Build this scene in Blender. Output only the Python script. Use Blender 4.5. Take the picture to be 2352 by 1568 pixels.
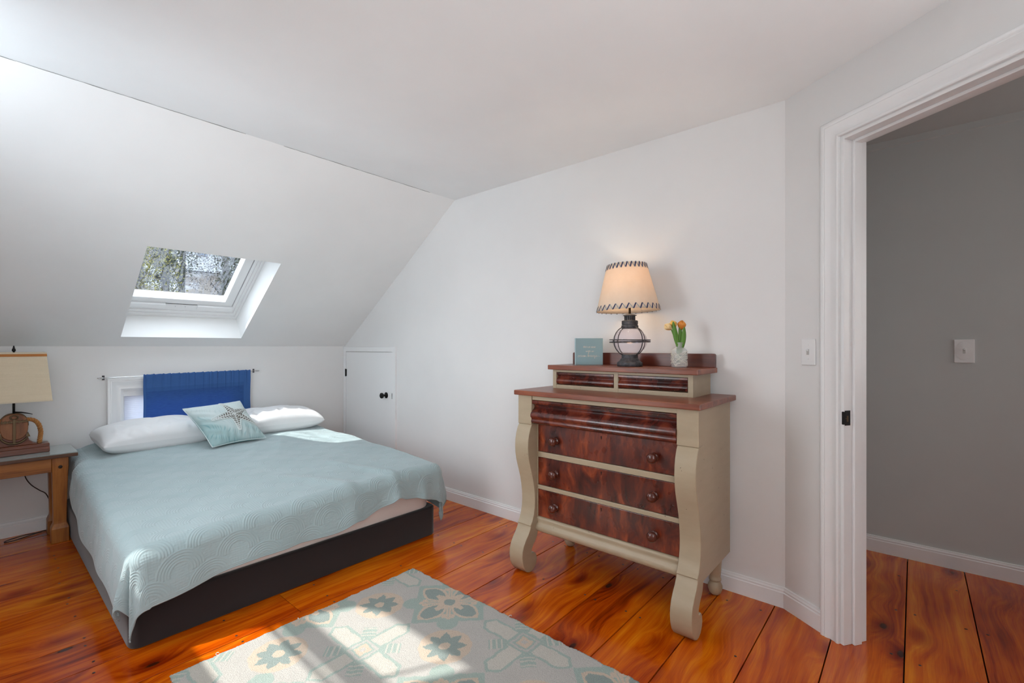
import bpy, bmesh, math, random
import numpy as np
from mathutils import Vector, Matrix, noise
for o in list(bpy.data.objects): bpy.data.objects.remove(o)
SC = bpy.context.scene
COL = SC.collection
PI = math.pi
random.seed(7)

# ------------------------------------------------------------------ camera
CAMZ = 1.2
YAW = math.radians(49.2)
cam_d = bpy.data.cameras.new('camera'); cam = bpy.data.objects.new('camera', cam_d); COL.objects.link(cam)
cam.location = (0, 0, CAMZ); cam.rotation_euler = (PI/2, 0, -YAW)
cam_d.sensor_width = 36; cam_d.lens = 36*1071/2352; cam_d.shift_y = 11/2352; cam_d.clip_start = 0.02
SC.camera = cam
# ------------------------------------------------------------------ world, sun, window light and added fill
SC.view_settings.view_transform = 'Standard'; SC.view_settings.look = 'None'
SC.view_settings.gamma = 1; SC.view_settings.use_curve_mapping = False
SC.view_settings.exposure = 0.0
W = bpy.data.worlds.new('sky'); SC.world = W; W.use_nodes = True
bg = W.node_tree.nodes['Background']
bg.inputs[0].default_value = (0.80, 0.90, 1.0, 1); bg.inputs[1].default_value = 7.6
SUN_D = Vector((0.68, -0.36, -1.0))
sd = bpy.data.lights.new('sun', 'SUN'); sun = bpy.data.objects.new('sun', sd); COL.objects.link(sun)
sd.energy = 6.5; sd.angle = math.radians(0.9); sd.color = (1.0, 0.97, 0.92)
sun.rotation_euler = SUN_D.to_track_quat('-Z', 'Y').to_euler(); sun.location = (-3, 5, 6)
def area(name, loc, d, sx, sy, power, color):
    l = bpy.data.lights.new(name, 'AREA'); o = bpy.data.objects.new(name, l); COL.objects.link(o)
    l.shape = 'RECTANGLE'; l.size = sx; l.size_y = sy; l.energy = power; l.color = color
    o.location = loc; o.rotation_euler = Vector(d).to_track_quat('-Z', 'Z').to_euler()
    return o
# side stands in for window daylight; near, rear and hall are added fill
area('window_daylight_side', (-0.265, 2.2, 1.0), (1, 0.02, -0.08), 1.6, 0.95, 11, (0.95, 0.98, 1.0)).data.spread = math.radians(128)
area('near_fill', (-0.12, -0.35, 1.15), (0.36, 1, 0.20), 0.5, 1.1, 14, (0.95, 0.98, 1.0)).data.spread = math.radians(150)  # added fill standing free in the room, no window there
area('rear_up_fill', (0.6, -1.56, 1.5), (0.0, 0.7, 1.0), 1.6, 1.0, 35, (0.95, 0.98, 1.0)).data.spread = math.radians(120)  # added fill aimed upward to brighten the ceiling
area('hall_fill', (2.9, -2.3, 1.5), (0.15, 1, -0.1), 0.9, 1.2, 11, (1.0, 0.97, 0.95))  # added fill to brighten the closed hall, no window there
pl_ = area('skylight_portal', (1.05, 4.02, 1.80), (0, -0.5707, -0.8212), 0.62, 0.62, 1, (1, 1, 1)); pl_.data.cycles.is_portal = True

# ------------------------------------------------------------------ material helpers
def srgb(r, g, b):
    f = lambda c: (c/255/12.92) if c <= 10 else ((c/255+0.055)/1.055)**2.4
    return (f(r), f(g), f(b), 1)
class X:
    """small wrapper: arithmetic on node sockets"""
    nt = None
    def __init__(s, v): s.v = v
    @staticmethod
    def m(op, *a, clamp=False):
        n = X.nt.nodes.new('ShaderNodeMath'); n.operation = op; n.use_clamp = clamp
        for i, q in enumerate(a):
            q = q.v if isinstance(q, X) else q
            if isinstance(q, (int, float)): n.inputs[i].default_value = q
            else: X.nt.links.new(q, n.inputs[i])
        return X(n.outputs[0])
    def __add__(s, o): return X.m('ADD', s, o)
    __radd__ = __add__
    def __sub__(s, o): return X.m('SUBTRACT', s, o)
    def __rsub__(s, o): return X.m('SUBTRACT', o, s)
    def __mul__(s, o): return X.m('MULTIPLY', s, o)
    __rmul__ = __mul__
    def __truediv__(s, o): return X.m('DIVIDE', s, o)
class Mat:
    def __init__(s, name, base=None, rough=0.5, metal=0.0, **kw):
        m = bpy.data.materials.new(name); m.use_nodes = True; s.m = m; s.nt = m.node_tree
        s.p = s.nt.nodes['Principled BSDF']; X.nt = s.nt
        if base: s.p.inputs['Base Color'].default_value = base
        s.p.inputs['Roughness'].default_value = rough; s.p.inputs['Metallic'].default_value = metal
        for k, v in kw.items(): s.p.inputs[k.replace('_', ' ')].default_value = v
    def node(s, t, **kw):
        n = s.nt.nodes.new(t)
        for k, v in kw.items(): setattr(n, k, v)
        return n
    def link(s, a, b): s.nt.links.new(a.v if isinstance(a, X) else a, b)
    def obj(s):
        if not hasattr(s, 'tc'): s.tc = s.node('ShaderNodeTexCoord')
        return s.tc.outputs['Object']
    def scaled(s, sc, src=None, off=(0, 0, 0), rot=(0, 0, 0)):
        n = s.node('ShaderNodeMapping'); n.inputs['Scale'].default_value = sc; n.inputs['Location'].default_value = off
        n.inputs['Rotation'].default_value = rot
        s.link(src or s.obj(), n.inputs[0]); return n.outputs[0]
    def noise(s, vec, scale=5, detail=3, rough=0.5, dist=0.0, color=False):
        n = s.node('ShaderNodeTexNoise'); n.inputs['Scale'].default_value = scale; n.inputs['Detail'].default_value = detail
        n.inputs['Roughness'].default_value = rough; n.inputs['Distortion'].default_value = dist
        s.link(vec, n.inputs['Vector']); return n.outputs['Color' if color else 'Fac']
    def ramp(s, fac, stops):
        n = s.node('ShaderNodeValToRGB'); e = n.color_ramp.elements
        while len(e) < len(stops): e.new(0.5)
        for i, (p, c) in enumerate(stops): e[i].position = p; e[i].color = c
        s.link(fac, n.inputs[0]); return n.outputs[0]
    def mix(s, f, a, b, mode='MIX'):
        n = s.node('ShaderNodeMix', data_type='RGBA', blend_type=mode)
        for q, i in ((f, 0), (a, 6), (b, 7)):
            q = q.v if isinstance(q, X) else q
            if isinstance(q, (int, float, tuple)): n.inputs[i].default_value = q
            else: s.nt.links.new(q, n.inputs[i])
        return n.outputs[2]
    def attr(s, name):
        n = s.node('ShaderNodeAttribute', attribute_name=name); return n
    def color(s, c): s.link(c, s.p.inputs['Base Color'])
    def bump(s, h, strength=0.3, dist=0.002):
        n = s.node('ShaderNodeBump'); n.inputs['Strength'].default_value = strength; n.inputs['Distance'].default_value = dist
        s.link(h, n.inputs['Height']); s.link(n.outputs[0], s.p.inputs['Normal'])

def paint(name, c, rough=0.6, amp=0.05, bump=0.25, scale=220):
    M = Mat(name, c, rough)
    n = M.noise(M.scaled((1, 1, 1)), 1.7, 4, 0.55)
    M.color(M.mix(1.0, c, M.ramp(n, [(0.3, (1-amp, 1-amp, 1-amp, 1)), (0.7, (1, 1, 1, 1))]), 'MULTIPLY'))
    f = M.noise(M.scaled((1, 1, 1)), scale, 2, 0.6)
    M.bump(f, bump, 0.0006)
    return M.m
WALL = paint('wall_paint', srgb(230, 229, 228), 0.62)
CEIL = paint('ceiling_paint', srgb(245, 246, 246), 0.75)
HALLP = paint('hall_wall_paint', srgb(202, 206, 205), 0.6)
SLOPEP = paint('slope_paint', srgb(241, 241, 240), 0.7)
TRIM = paint('trim_gloss_paint', srgb(236, 236, 236), 0.3, 0.02, 0.12, 60)
CRACK = Mat('grey_crack_caulk', srgb(150, 150, 148), 0.9).m  # plain grey of the old caulk line

def wood(name, stops, axis=0, scale=1.0, rough=0.35, grain=1.0, coat=0.0, warp=0.25, bump=0.12):
    M = Mat(name, rough=rough)
    sc = [14.0*scale]*3; sc[axis] = 1.1*scale
    v = M.scaled(tuple(sc))
    w = M.noise(M.scaled((1.5*scale,)*3), 1.6, 2, 0.5, color=True)
    vm = M.node('ShaderNodeVectorMath', operation='MULTIPLY_ADD')
    M.link(w, vm.inputs[0]); vm.inputs[1].default_value = (warp*6,)*3; M.link(v, vm.inputs[2])
    n1 = M.noise(vm.outputs[0], 1.0, 5, 0.6)
    sc2 = [160.0*scale]*3; sc2[axis] = 5*scale
    n2 = M.noise(M.scaled(tuple(sc2)), 1.0, 2, 0.5)
    f = X(n1)*(1-0.25*grain) + X(n2)*(0.25*grain)
    M.color(M.ramp(f, stops)); M.bump(n2, bump, 0.0006)
    M.p.inputs['Coat Weight'].default_value = coat; M.p.inputs['Coat Roughness'].default_value = 0.12
    return M.m
TOPWOOD = wood('mahogany_top', [(0.3, srgb(78, 34, 20)), (0.5, srgb(124, 62, 38)), (0.7, srgb(158, 88, 56))], axis=1, rough=0.38, coat=0.15)
DARKWOOD = wood('dark_mahogany', [(0.3, srgb(52, 20, 12)), (0.6, srgb(100, 44, 28)), (0.8, srgb(120, 58, 36))], axis=1, rough=0.35, coat=0.2)
OAK = wood('honey_oak', [(0.3, srgb(112, 62, 20)), (0.5, srgb(164, 100, 40)), (0.75, srgb(192, 130, 62))], axis=2, rough=0.4)
OAKX = wood('honey_oak_rail', [(0.3, srgb(112, 62, 20)), (0.5, srgb(164, 100, 40)), (0.75, srgb(192, 130, 62))], axis=0, rough=0.4)
OAKTOP = wood('walnut_edge', [(0.3, srgb(60, 34, 20)), (0.6, srgb(100, 64, 40)), (0.8, srgb(120, 84, 56))], axis=0, rough=0.4)
BASEWOOD = wood('lamp_base_wood', [(0.3, srgb(60, 26, 14)), (0.55, srgb(104, 52, 30)), (0.75, srgb(130, 74, 44))], axis=0, rough=0.35, coat=0.2)
BLOCKWOOD = wood('lamp_block_wood', [(0.3, srgb(100, 56, 30)), (0.55, srgb(146, 92, 54)), (0.75, srgb(170, 116, 74))], axis=2, scale=2, rough=0.5)

def veneer():
    M = Mat('flame_mahogany_veneer', rough=0.27)
    v = M.scaled((1, 1, 1))
    w = M.noise(v, 3.2, 3, 0.55, color=True)
    vm = M.node('ShaderNodeVectorMath', operation='MULTIPLY_ADD'); M.link(w, vm.inputs[0]); vm.inputs[1].default_value = (0.9,)*3
    M.link(M.scaled((4, 9, 3.2)), vm.inputs[2])
    a = M.noise(vm.outputs[0], 1.15, 5, 0.58, 0.7)
    b = M.noise(M.scaled((30, 60, 14)), 1.0, 3, 0.6, 0.6)
    f = X(a)*0.82 + X(b)*0.18
    M.color(M.ramp(f, [(0.34, srgb(40, 12, 8)), (0.46, srgb(78, 26, 14)), (0.55, srgb(112, 44, 22)), (0.66, srgb(156, 72, 36))]))
    M.link(M.ramp(M.noise(v, 6, 3, 0.6), [(0.35, (0.2, 0.2, 0.2, 1)), (0.7, (0.42, 0.42, 0.42, 1))]), M.p.inputs['Roughness'])
    M.p.inputs['Coat Weight'].default_value = 0.3; M.p.inputs['Coat Roughness'].default_value = 0.15
    return M.m
VENEER = veneer()
def drawer_roll():
    M = Mat('rolled_mahogany_veneer', rough=0.25)
    b = M.noise(M.scaled((4, 5, 4)), 2.0, 5, 0.6, 0.8)
    M.color(M.ramp(b, [(0.35, srgb(46, 16, 12)), (0.5, srgb(82, 30, 22)), (0.68, srgb(128, 58, 38))]))
    M.p.inputs['Coat Weight'].default_value = 0.5; M.p.inputs['Coat Roughness'].default_value = 0.14
    return M.m
ROLL = drawer_roll()
def beige():
    M = Mat('beige_furniture_paint', srgb(168, 152, 126), 0.42)
    n = M.noise(M.scaled((2, 2, 8)), 3, 4, 0.6)
    base = M.mix(n, srgb(162, 144, 118), srgb(180, 163, 137))
    chip = M.noise(M.scaled((1, 1, 1)), 55, 3, 0.5)
    big = M.noise(M.scaled((1, 1, 1)), 7, 1, 0.5)
    k = X.m('MULTIPLY', X.m('GREATER_THAN', chip, 0.735), X.m('GREATER_THAN', big, 0.52))
    M.color(M.mix(k, base, srgb(66, 48, 36)))
    M.bump(M.noise(M.scaled((40, 40, 200)), 1, 2), 0.2, 0.0006)
    return M.m
BEIGE = beige()
KNOBW = Mat('knob_dark_wood', srgb(84, 36, 24), 0.25, Coat_Weight=0.4).m
BLACK = Mat('black_metal', srgb(30, 29, 28), 0.35, 0.6).m
HOLE = Mat('keyhole_black', srgb(14, 10, 8), 0.8).m
BRASS = Mat('aged_brass', srgb(96, 80, 60), 0.4, 0.9).m
CHROME = Mat('chrome', srgb(200, 200, 200), 0.15, 1.0).m
def iron():
    M = Mat('weathered_iron', rough=0.55, metal=0.55)
    M.color(M.ramp(M.noise(M.scaled((1, 1, 1)), 60, 4, 0.6), [(0.35, srgb(62, 62, 66)), (0.6, srgb(88, 88, 92)), (0.75, srgb(112, 98, 80))]))
    return M.m
IRON = iron()
def fabric(name, c, c2=None, scale=900, rough=0.95, sheen=0.3, bump=0.35, dist=0.0006):
    M = Mat(name, c, rough); M.p.inputs['Sheen Weight'].default_value = sheen
    v = M.scaled((1, 1, 1))
    n = M.noise(v, scale, 2, 0.6); n2 = M.noise(v, 5, 4, 0.6)
    c2 = c2 or tuple(q*0.88 for q in c[:3]) + (1,)
    M.color(M.mix(X(n)*0.5+X(n2)*0.5, c2, c)); M.bump(n, bump, dist)
    return M.m
BASEF = fabric('bed_base_charcoal_weave', srgb(36, 28, 30), srgb(18, 13, 14), 500)
MATTF = fabric('mattress_white_cover', srgb(232, 226, 222), scale=400)
def linen(name, c, c2):
    M = Mat(name, c, 0.95); v = M.obj()
    a = M.noise(M.scaled((700, 60, 60)), 1, 2, 0.6); b = M.noise(M.scaled((60, 700, 700)), 1, 2, 0.6)
    sl = M.noise(M.scaled((10, 200, 120)), 1, 2, 0.5)
    M.color(M.mix(X(a)*0.35+X(b)*0.35+X(sl)*0.3, c2, c)); M.bump(X(a)+X(b), 0.3, 0.0006)
    return M.m
SHADEL = linen('natural_linen', srgb(236, 222, 196), srgb(206, 188, 158))
PILLOWF = fabric('white_cotton', srgb(236, 236, 236), srgb(224, 224, 226), 300, 0.85, 0.2, 0.15)

def quiltmat():
    M = Mat('aqua_quilt_cotton', srgb(160, 186, 192), 0.9); M.p.inputs['Sheen Weight'].default_value = 0.35
    n = M.noise(M.obj(), 700, 2, 0.5); n2 = M.noise(M.obj(), 4, 3, 0.5)
    M.color(M.mix(X(n)*0.4+X(n2)*0.6, srgb(146, 166, 169), srgb(167, 184, 187))); M.bump(n, 0.25, 0.0005)
    return M.m
QUILT = quiltmat()
def attrmat(name, att, rough=0.95, nscale=600, amp=0.25, bdist=0.0015, bstr=0.6):
    M = Mat(name, rough=rough); a = M.attr(att)
    n = M.noise(M.obj(), nscale, 3, 0.65)
    f = M.ramp(n, [(0.3, (1-amp, 1-amp, 1-amp, 1)), (0.7, (1, 1, 1, 1))])
    M.color(M.mix(1.0, a.outputs['Color'], f, 'MULTIPLY')); M.bump(n, bstr, bdist)
    return M.m
RUGM = attrmat('tufted_wool_rug', 'pattern', 0.98, 260, 0.22, 0.004, 0.9)
CUSHM = attrmat('dyed_aqua_cotton', 'pattern', 0.9, 500, 0.08, 0.0006, 0.3)
STARM = attrmat('sequin_applique', 'pattern', 0.5, 400, 0.1, 0.001, 0.5)

def bluecurtain():
    M = Mat('blue_loose_weave', srgb(66, 108, 170), 0.9)
    tr = M.node('ShaderNodeBsdfTranslucent'); tr.inputs[0].default_value = srgb(96, 136, 196)
    tp = M.node('ShaderNodeBsdfTransparent'); tp.inputs[0].default_value = srgb(120, 150, 220)
    out = M.nt.nodes['Material Output']
    st = M.attr('thin').outputs['Fac']
    w = M.noise(M.scaled((30, 10, 900)), 1, 2, 0.6)
    M.color(M.mix(w, srgb(54, 94, 154), srgb(76, 120, 180)))
    m1 = M.node('ShaderNodeMixShader'); m1.inputs[0].default_value = 0.3
    M.link(M.p.outputs[0], m1.inputs[1]); M.link(tr.outputs[0], m1.inputs[2])
    m2 = M.node('ShaderNodeMixShader'); M.link(X(st)*X(M.ramp(w, [(0.35, (0.12,)*3+(1,)), (0.65, (0.42,)*3+(1,))])), m2.inputs[0])
    M.link(m1.outputs[0], m2.inputs[1]); M.link(tp.outputs[0], m2.inputs[2]); M.link(m2.outputs[0], out.inputs[0])
    return M.m
BLUEC = bluecurtain()
def glasspane(name, streaks=False, tint=(0.97, 0.98, 0.98, 1), milk=0):
    M = Mat(name, (1, 1, 1, 1), 0.02); out = M.nt.nodes['Material Output']
    tp = M.node('ShaderNodeBsdfTransparent'); tp.inputs[0].default_value = tint
    gl = M.node('ShaderNodeBsdfGlossy'); gl.inputs['Roughness'].default_value = 0.03
    lw = M.node('ShaderNodeLayerWeight'); lw.inputs[0].default_value = 0.5; fr = X.m('MULTIPLY_ADD', X.m('POWER', lw.outputs['Facing'], 4.0), 0.6, 0.04)
    m = M.node('ShaderNodeMixShader'); M.link(fr, m.inputs[0]); M.link(tp.outputs[0], m.inputs[1]); M.link(gl.outputs[0], m.inputs[2])
    last = m
    if milk:
        dm = M.node('ShaderNodeBsdfDiffuse'); dm.inputs[0].default_value = (0.9, 0.9, 0.88, 1); mm = M.node('ShaderNodeMixShader'); mm.inputs[0].default_value = milk
        M.link(m.outputs[0], mm.inputs[1]); M.link(dm.outputs[0], mm.inputs[2]); last = mm
    if streaks:
        wv = M.noise(M.scaled((7, 5, 5)), 1.5, 2, 0.5, color=True)
        vm = M.node('ShaderNodeVectorMath', operation='MULTIPLY_ADD'); M.link(wv, vm.inputs[0]); vm.inputs[1].default_value = (4.2,)*3
        M.link(M.scaled((64, 5, 5)), vm.inputs[2])
        s = M.noise(vm.outputs[0], 1.0, 3, 0.55)
        d = M.noise(M.scaled((1, 1, 1)), 120, 2, 0.6)
        k = X.m('MAXIMUM', M.ramp(s, [(0.47, (0.5, 0.5, 0.5, 1)), (0.53, (0, 0, 0, 1))]), M.ramp(d, [(0.6, (0, 0, 0, 1)), (0.68, (0.35, 0.35, 0.35, 1))]))
        df = M.node('ShaderNodeBsdfTranslucent'); df.inputs[0].default_value = (0.10, 0.105, 0.12, 1)
        m2 = M.node('ShaderNodeMixShader'); M.link(k*0.42, m2.inputs[0]); M.link(m.outputs[0], m2.inputs[1]); M.link(df.outputs[0], m2.inputs[2]); last = m2
    M.link(last.outputs[0], out.inputs[0]); return M.m
PANE = glasspane('window_glass'); WETPANE = glasspane('wet_window_glass', True)
TABGLASS = Mat('table_glass', (0.86, 0.95, 0.93, 1), 0.02, Transmission_Weight=0.75, IOR=1.45).m
CLEAR = glasspane('lantern_glass', tint=(0.93, 0.91, 0.95, 1), milk=0.02)
BOTTLE = glasspane('bottle_glass', tint=(0.90, 0.92, 0.92, 1), milk=0.32)
WATER = Mat('twine_white', srgb(232, 228, 218), 0.8).m

def floormat():
    M = Mat('orange_pine_floor', rough=0.16)
    rnd = M.attr('board'); r = X(rnd.outputs['Fac'])
    sep = M.node('ShaderNodeSeparateXYZ'); M.link(M.obj(), sep.inputs[0])
    x, y = X(sep.outputs[0]), X(sep.outputs[1])
    # knots: a sparse voronoi, one cell per length of board
    cv = M.node('ShaderNodeCombineXYZ'); M.link(x*2.6 + r*37.0, cv.inputs[0]); M.link(y*5.6, cv.inputs[1]); M.link(r*91.0, cv.inputs[2])
    vo = M.node('ShaderNodeTexVoronoi'); vo.inputs['Scale'].default_value = 1.0; M.link(cv.outputs[0], vo.inputs['Vector'])
    kd = X(vo.outputs['Distance'])
    bend = X.m('POWER', 2.718, kd*kd*(-9.0))
    # grain
    w = M.noise(M.scaled((0.9, 2.2, 1)), 1.4, 2, 0.5)
    g = M.node('ShaderNodeCombineXYZ')
    M.link(x*1.1 + r*53.0 + bend*.6, g.inputs[0]); M.link(y*30.0 + X(w)*4.0 + bend*2.2, g.inputs[1]); M.link(r*17.0, g.inputs[2])
    gn = M.noise(g.outputs[0], 1.0, 4, 0.62)
    fine = M.noise(M.scaled((6, 420, 1)), 1.0, 2, 0.55)
    big = M.noise(M.scaled((1.6, 5, 1)), 1.0, 3, 0.6)
    f = X(gn)*0.46 + X(fine)*0.14 + X(big)*0.34 + r*0.10 - 0.03
    c = M.ramp(f, [(0.33, srgb(104, 26, 0)), (0.43, srgb(170, 62, 2)), (0.52, srgb(200, 90, 4)), (0.64, srgb(226, 128, 16))])
    halo = M.ramp(kd, [(0.05, srgb(84, 26, 10)), (0.11, srgb(160, 70, 24)), (0.30, (1, 1, 1, 1))])
    c = M.mix(0.75, c, halo, 'MULTIPLY')
    kn = M.ramp(kd, [(0.045, (1, 1, 1, 1)), (0.075, (0, 0, 0, 1))])
    c = M.mix(X(kn)*0.85, c, srgb(44, 14, 8))
    M.color(c)
    M.link(M.ramp(M.noise(M.obj(), 9, 3, 0.6), [(0.3, (0.12,)*3+(1,)), (0.75, (0.26,)*3+(1,))]), M.p.inputs['Roughness'])
    M.bump(M.noise(M.scaled((2.5, 26, 1)), 1.0, 2, 0.5), 0.12, 0.0025)
    M.p.inputs['Specular IOR Level'].default_value = 0.45
    return M.m
FLOORM = floormat()
GAP = Mat('floor_gap_dark', srgb(24, 10, 5), 0.9).m
NAIL = Mat('old_nail_head', srgb(70, 66, 64), 0.45, 0.5).m

# ------------------------------------------------------------------ mesh helpers
class MB:
    def __init__(s): s.v = []; s.f = []; s.mi = []; s.cur = 0
    def add(s, vs, fs, M=None):
        b = len(s.v)
        for p in vs: s.v.append(tuple(M @ Vector(p)) if M is not None else tuple(p))
        for f in fs: s.f.append([b+i for i in f]); s.mi.append(s.cur)
    def box(s, a, b, M=None):
        x0, y0, z0 = a; x1, y1, z1 = b
        vs = [(x0,y0,z0),(x1,y0,z0),(x1,y1,z0),(x0,y1,z0),(x0,y0,z1),(x1,y0,z1),(x1,y1,z1),(x0,y1,z1)]
        s.add(vs, [(0,3,2,1),(4,5,6,7),(0,1,5,4),(1,2,6,5),(2,3,7,6),(3,0,4,7)], M)
        return s
    def lathe(s, prof, seg=32, M=None, cap=True):
        n = len(prof); vs = []
        for i in range(seg):
            a = 2*PI*i/seg
            for r, z in prof: vs.append((r*math.cos(a), r*math.sin(a), z))
        fs = []
        for i in range(seg):
            j = (i+1) % seg
            for k in range(n-1): fs.append((i*n+k, j*n+k, j*n+k+1, i*n+k+1))
        if cap:
            if prof[0][0] > 1e-5: fs.append(tuple(i*n for i in range(seg))[::-1])
            if prof[-1][0] > 1e-5: fs.append(tuple(i*n+n-1 for i in range(seg)))
        s.add(vs, fs, M); return s
    def tube(s, pts, r, seg=10, closed=False, M=None):
        pts = [Vector(p) for p in pts]; n = len(pts); vs = []; up = None
        for i, p in enumerate(pts):
            if closed: t = pts[(i+1) % n]-pts[i-1]
            else: t = pts[min(i+1, n-1)]-pts[max(i-1, 0)]
            t.normalize()
            if up is None:
                up = Vector((0, 0, 1)) if abs(t.z) < 0.9 else Vector((1, 0, 0))
            a = (up - t*up.dot(t)).normalized(); up = a; b = t.cross(a)
            rr = r[i] if isinstance(r, (list, tuple)) else r
            for k in range(seg):
                q = 2*PI*k/seg; vs.append(p + a*(rr*math.cos(q)) + b*(rr*math.sin(q)))
        fs = []
        for i in range(n if closed else n-1):
            j = (i+1) % n
            for k in range(seg): l = (k+1) % seg; fs.append((i*seg+k, i*seg+l, j*seg+l, j*seg+k))
        if not closed:
            fs.append(tuple(range(seg))[::-1]); fs.append(tuple((n-1)*seg+k for k in range(seg)))
        s.add(vs, fs, M); return s
    def prism(s, poly, a, b, axis='y', M=None):
        """poly in the two other axes (x,z for y; y,z for x; x,y for z), extruded from a to b"""
        def P(p, t):
            return {'y': (p[0], t, p[1]), 'x': (t, p[0], p[1]), 'z': (p[0], p[1], t)}[axis]
        n = len(poly); vs = [P(p, a) for p in poly]+[P(p, b) for p in poly]
        fs = [tuple(range(n))[::-1], tuple(range(n, 2*n))]+[(i, (i+1) % n, n+(i+1) % n, n+i) for i in range(n)]
        s.add(vs, fs, M); return s
    def grid(s, P, flip=False, M=None):
        """P: (nu,nv,3) array"""
        nu, nv = P.shape[:2]; vs = P.reshape(-1, 3).tolist(); fs = []
        for i in range(nu-1):
            for j in range(nv-1):
                q = (i*nv+j, (i+1)*nv+j, (i+1)*nv+j+1, i*nv+j+1); fs.append(q[::-1] if flip else q)
        s.add(vs, fs, M); return s
    def build(s, name, mat, parent=None, bevel=0, smooth=False, seg=2, fixn=True, angle=35):
        me = bpy.data.meshes.new(name); me.from_pydata(s.v, [], s.f); me.update()
        for m in (mat if isinstance(mat, (list, tuple)) else [mat]): me.materials.append(m)
        if any(s.mi): me.polygons.foreach_set('material_index', s.mi)
        if fixn:
            bm = bmesh.new(); bm.from_mesh(me); bmesh.ops.recalc_face_normals(bm, faces=bm.faces); bm.to_mesh(me); bm.free()
        if smooth:
            me.polygons.foreach_set('use_smooth', [True]*len(me.polygons))
            if smooth != 'all': me.set_sharp_from_angle(angle=math.radians(angle))
        o = bpy.data.objects.new(name, me); COL.objects.link(o)
        if parent is not None:
            o.parent = parent; o.matrix_parent_inverse = parent.matrix_basis.inverted()
        if bevel:
            b = o.modifiers.new('bevel', 'BEVEL'); b.width = bevel; b.segments = seg; b.limit_method = 'ANGLE'; b.angle_limit = math.radians(40)
        return o
def tag(o, label, cat, group=None, kind=None):
    o['label'] = label; o['category'] = cat
    if group: o['group'] = group
    if kind: o['kind'] = kind
    return o
def struct(o): o['kind'] = 'structure'; return o
def empty(name, loc, label=None, cat=None, group=None, rot=0):
    o = bpy.data.objects.new(name, None); COL.objects.link(o); o.location = loc; o.rotation_euler = (0, 0, rot)
    o.empty_display_size = 0.05
    bpy.context.view_layer.update()
    if label: tag(o, label, cat, group)
    return o
def box(name, a, b, mat, parent=None, bevel=0.002):
    return MB().box(a, b).build(name, mat, parent, bevel)
def arrmesh(name, P, mat, parent=None, cols=None, colname='pattern', attr=None):
    """fast grid mesh from an (nu,nv,3) array with optional per-vertex colours"""
    nu, nv = P.shape[:2]
    me = bpy.data.meshes.new(name)
    idx = np.arange(nu*nv).reshape(nu, nv)
    q = np.stack([idx[:-1, :-1], idx[1:, :-1], idx[1:, 1:], idx[:-1, 1:]], -1).reshape(-1)
    nf = (nu-1)*(nv-1)
    me.vertices.add(nu*nv); me.vertices.foreach_set('co', P.reshape(-1).astype(np.float32))
    me.loops.add(nf*4); me.loops.foreach_set('vertex_index', q.astype(np.int32))
    me.polygons.add(nf); me.polygons.foreach_set('loop_start', np.arange(0, nf*4, 4, dtype=np.int32))
    me.polygons.foreach_set('use_smooth', np.ones(nf, bool))
    me.update(calc_edges=True); me.validate()
    if cols is not None:
        a = me.color_attributes.new(colname, 'FLOAT_COLOR', 'POINT')
        c = np.ones((nu*nv, 4), np.float32); c[:, :3] = cols.reshape(-1, 3); a.data.foreach_set('color', c.reshape(-1))
    if attr:
        a = me.attributes.new(attr[0], 'FLOAT', 'POINT'); a.data.foreach_set('value', attr[1].reshape(-1).astype(np.float32))
    me.materials.append(mat)
    o = bpy.data.objects.new(name, me); COL.objects.link(o)
    if parent is not None: o.parent = parent; o.matrix_parent_inverse = parent.matrix_basis.inverted()
    return o
def slab(org, u, v, n, us, vs, th, holes):
    """wall slab with rectangular holes; org + u*a + v*b, thickness along n"""
    org, u, v, n = Vector(org), Vector(u), Vector(v), Vector(n)
    U = sorted(set([us[0], us[1]]+[h[0] for h in holes]+[h[1] for h in holes])); V = sorted(set([vs[0], vs[1]]+[h[2] for h in holes]+[h[3] for h in holes]))
    def solid(i, j):
        if i < 0 or j < 0 or i >= len(U)-1 or j >= len(V)-1: return False
        a, b = (U[i]+U[i+1])/2, (V[j]+V[j+1])/2
        return not any(h[0] < a < h[1] and h[2] < b < h[3] for h in holes)
    m = MB(); P = lambda a, b, t: org+u*a+v*b+n*t
    for i in range(len(U)-1):
        for j in range(len(V)-1):
            if not solid(i, j): continue
            a0, a1, b0, b1 = U[i], U[i+1], V[j], V[j+1]
            m.add([P(a0,b0,0),P(a1,b0,0),P(a1,b1,0),P(a0,b1,0)], [(0,1,2,3)])
            m.add([P(a0,b0,th),P(a1,b0,th),P(a1,b1,th),P(a0,b1,th)], [(3,2,1,0)])
            for (di, dj, e) in ((-1,0,((a0,b0),(a0,b1))),(1,0,((a1,b0),(a1,b1))),(0,-1,((a0,b0),(a1,b0))),(0,1,((a0,b1),(a1,b1)))):
                if not solid(i+di, j+dj):
                    m.add([P(*e[0],0),P(*e[1],0),P(*e[1],th),P(*e[0],th)], [(0,1,2,3)])
    b = bmesh.new(); me = bpy.data.meshes.new('t'); me.from_pydata(m.v, [], m.f); b.from_mesh(me)
    bmesh.ops.remove_doubles(b, verts=b.verts, dist=1e-5)
    bmesh.ops.recalc_face_normals(b, faces=b.faces); b.to_mesh(me); b.free()
    out = MB(); out.v = [tuple(q.co) for q in me.vertices]; out.f = [list(p.vertices) for p in me.polygons]; out.mi = [0]*len(out.f)
    bpy.data.meshes.remove(me)
    return out

# ------------------------------------------------------------------ room shell
KY, XD, HC, XG, YB = 4.32, 2.443, 2.33, -0.30, -1.6
AX, AY = 2.443, 0.450
WD = Vector((-0.5593, -0.8290, 0)); WN = Vector((0.8290, -0.5593, 0)); Z = Vector((0, 0, 1)); A3 = Vector((AX, AY, 0))
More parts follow.
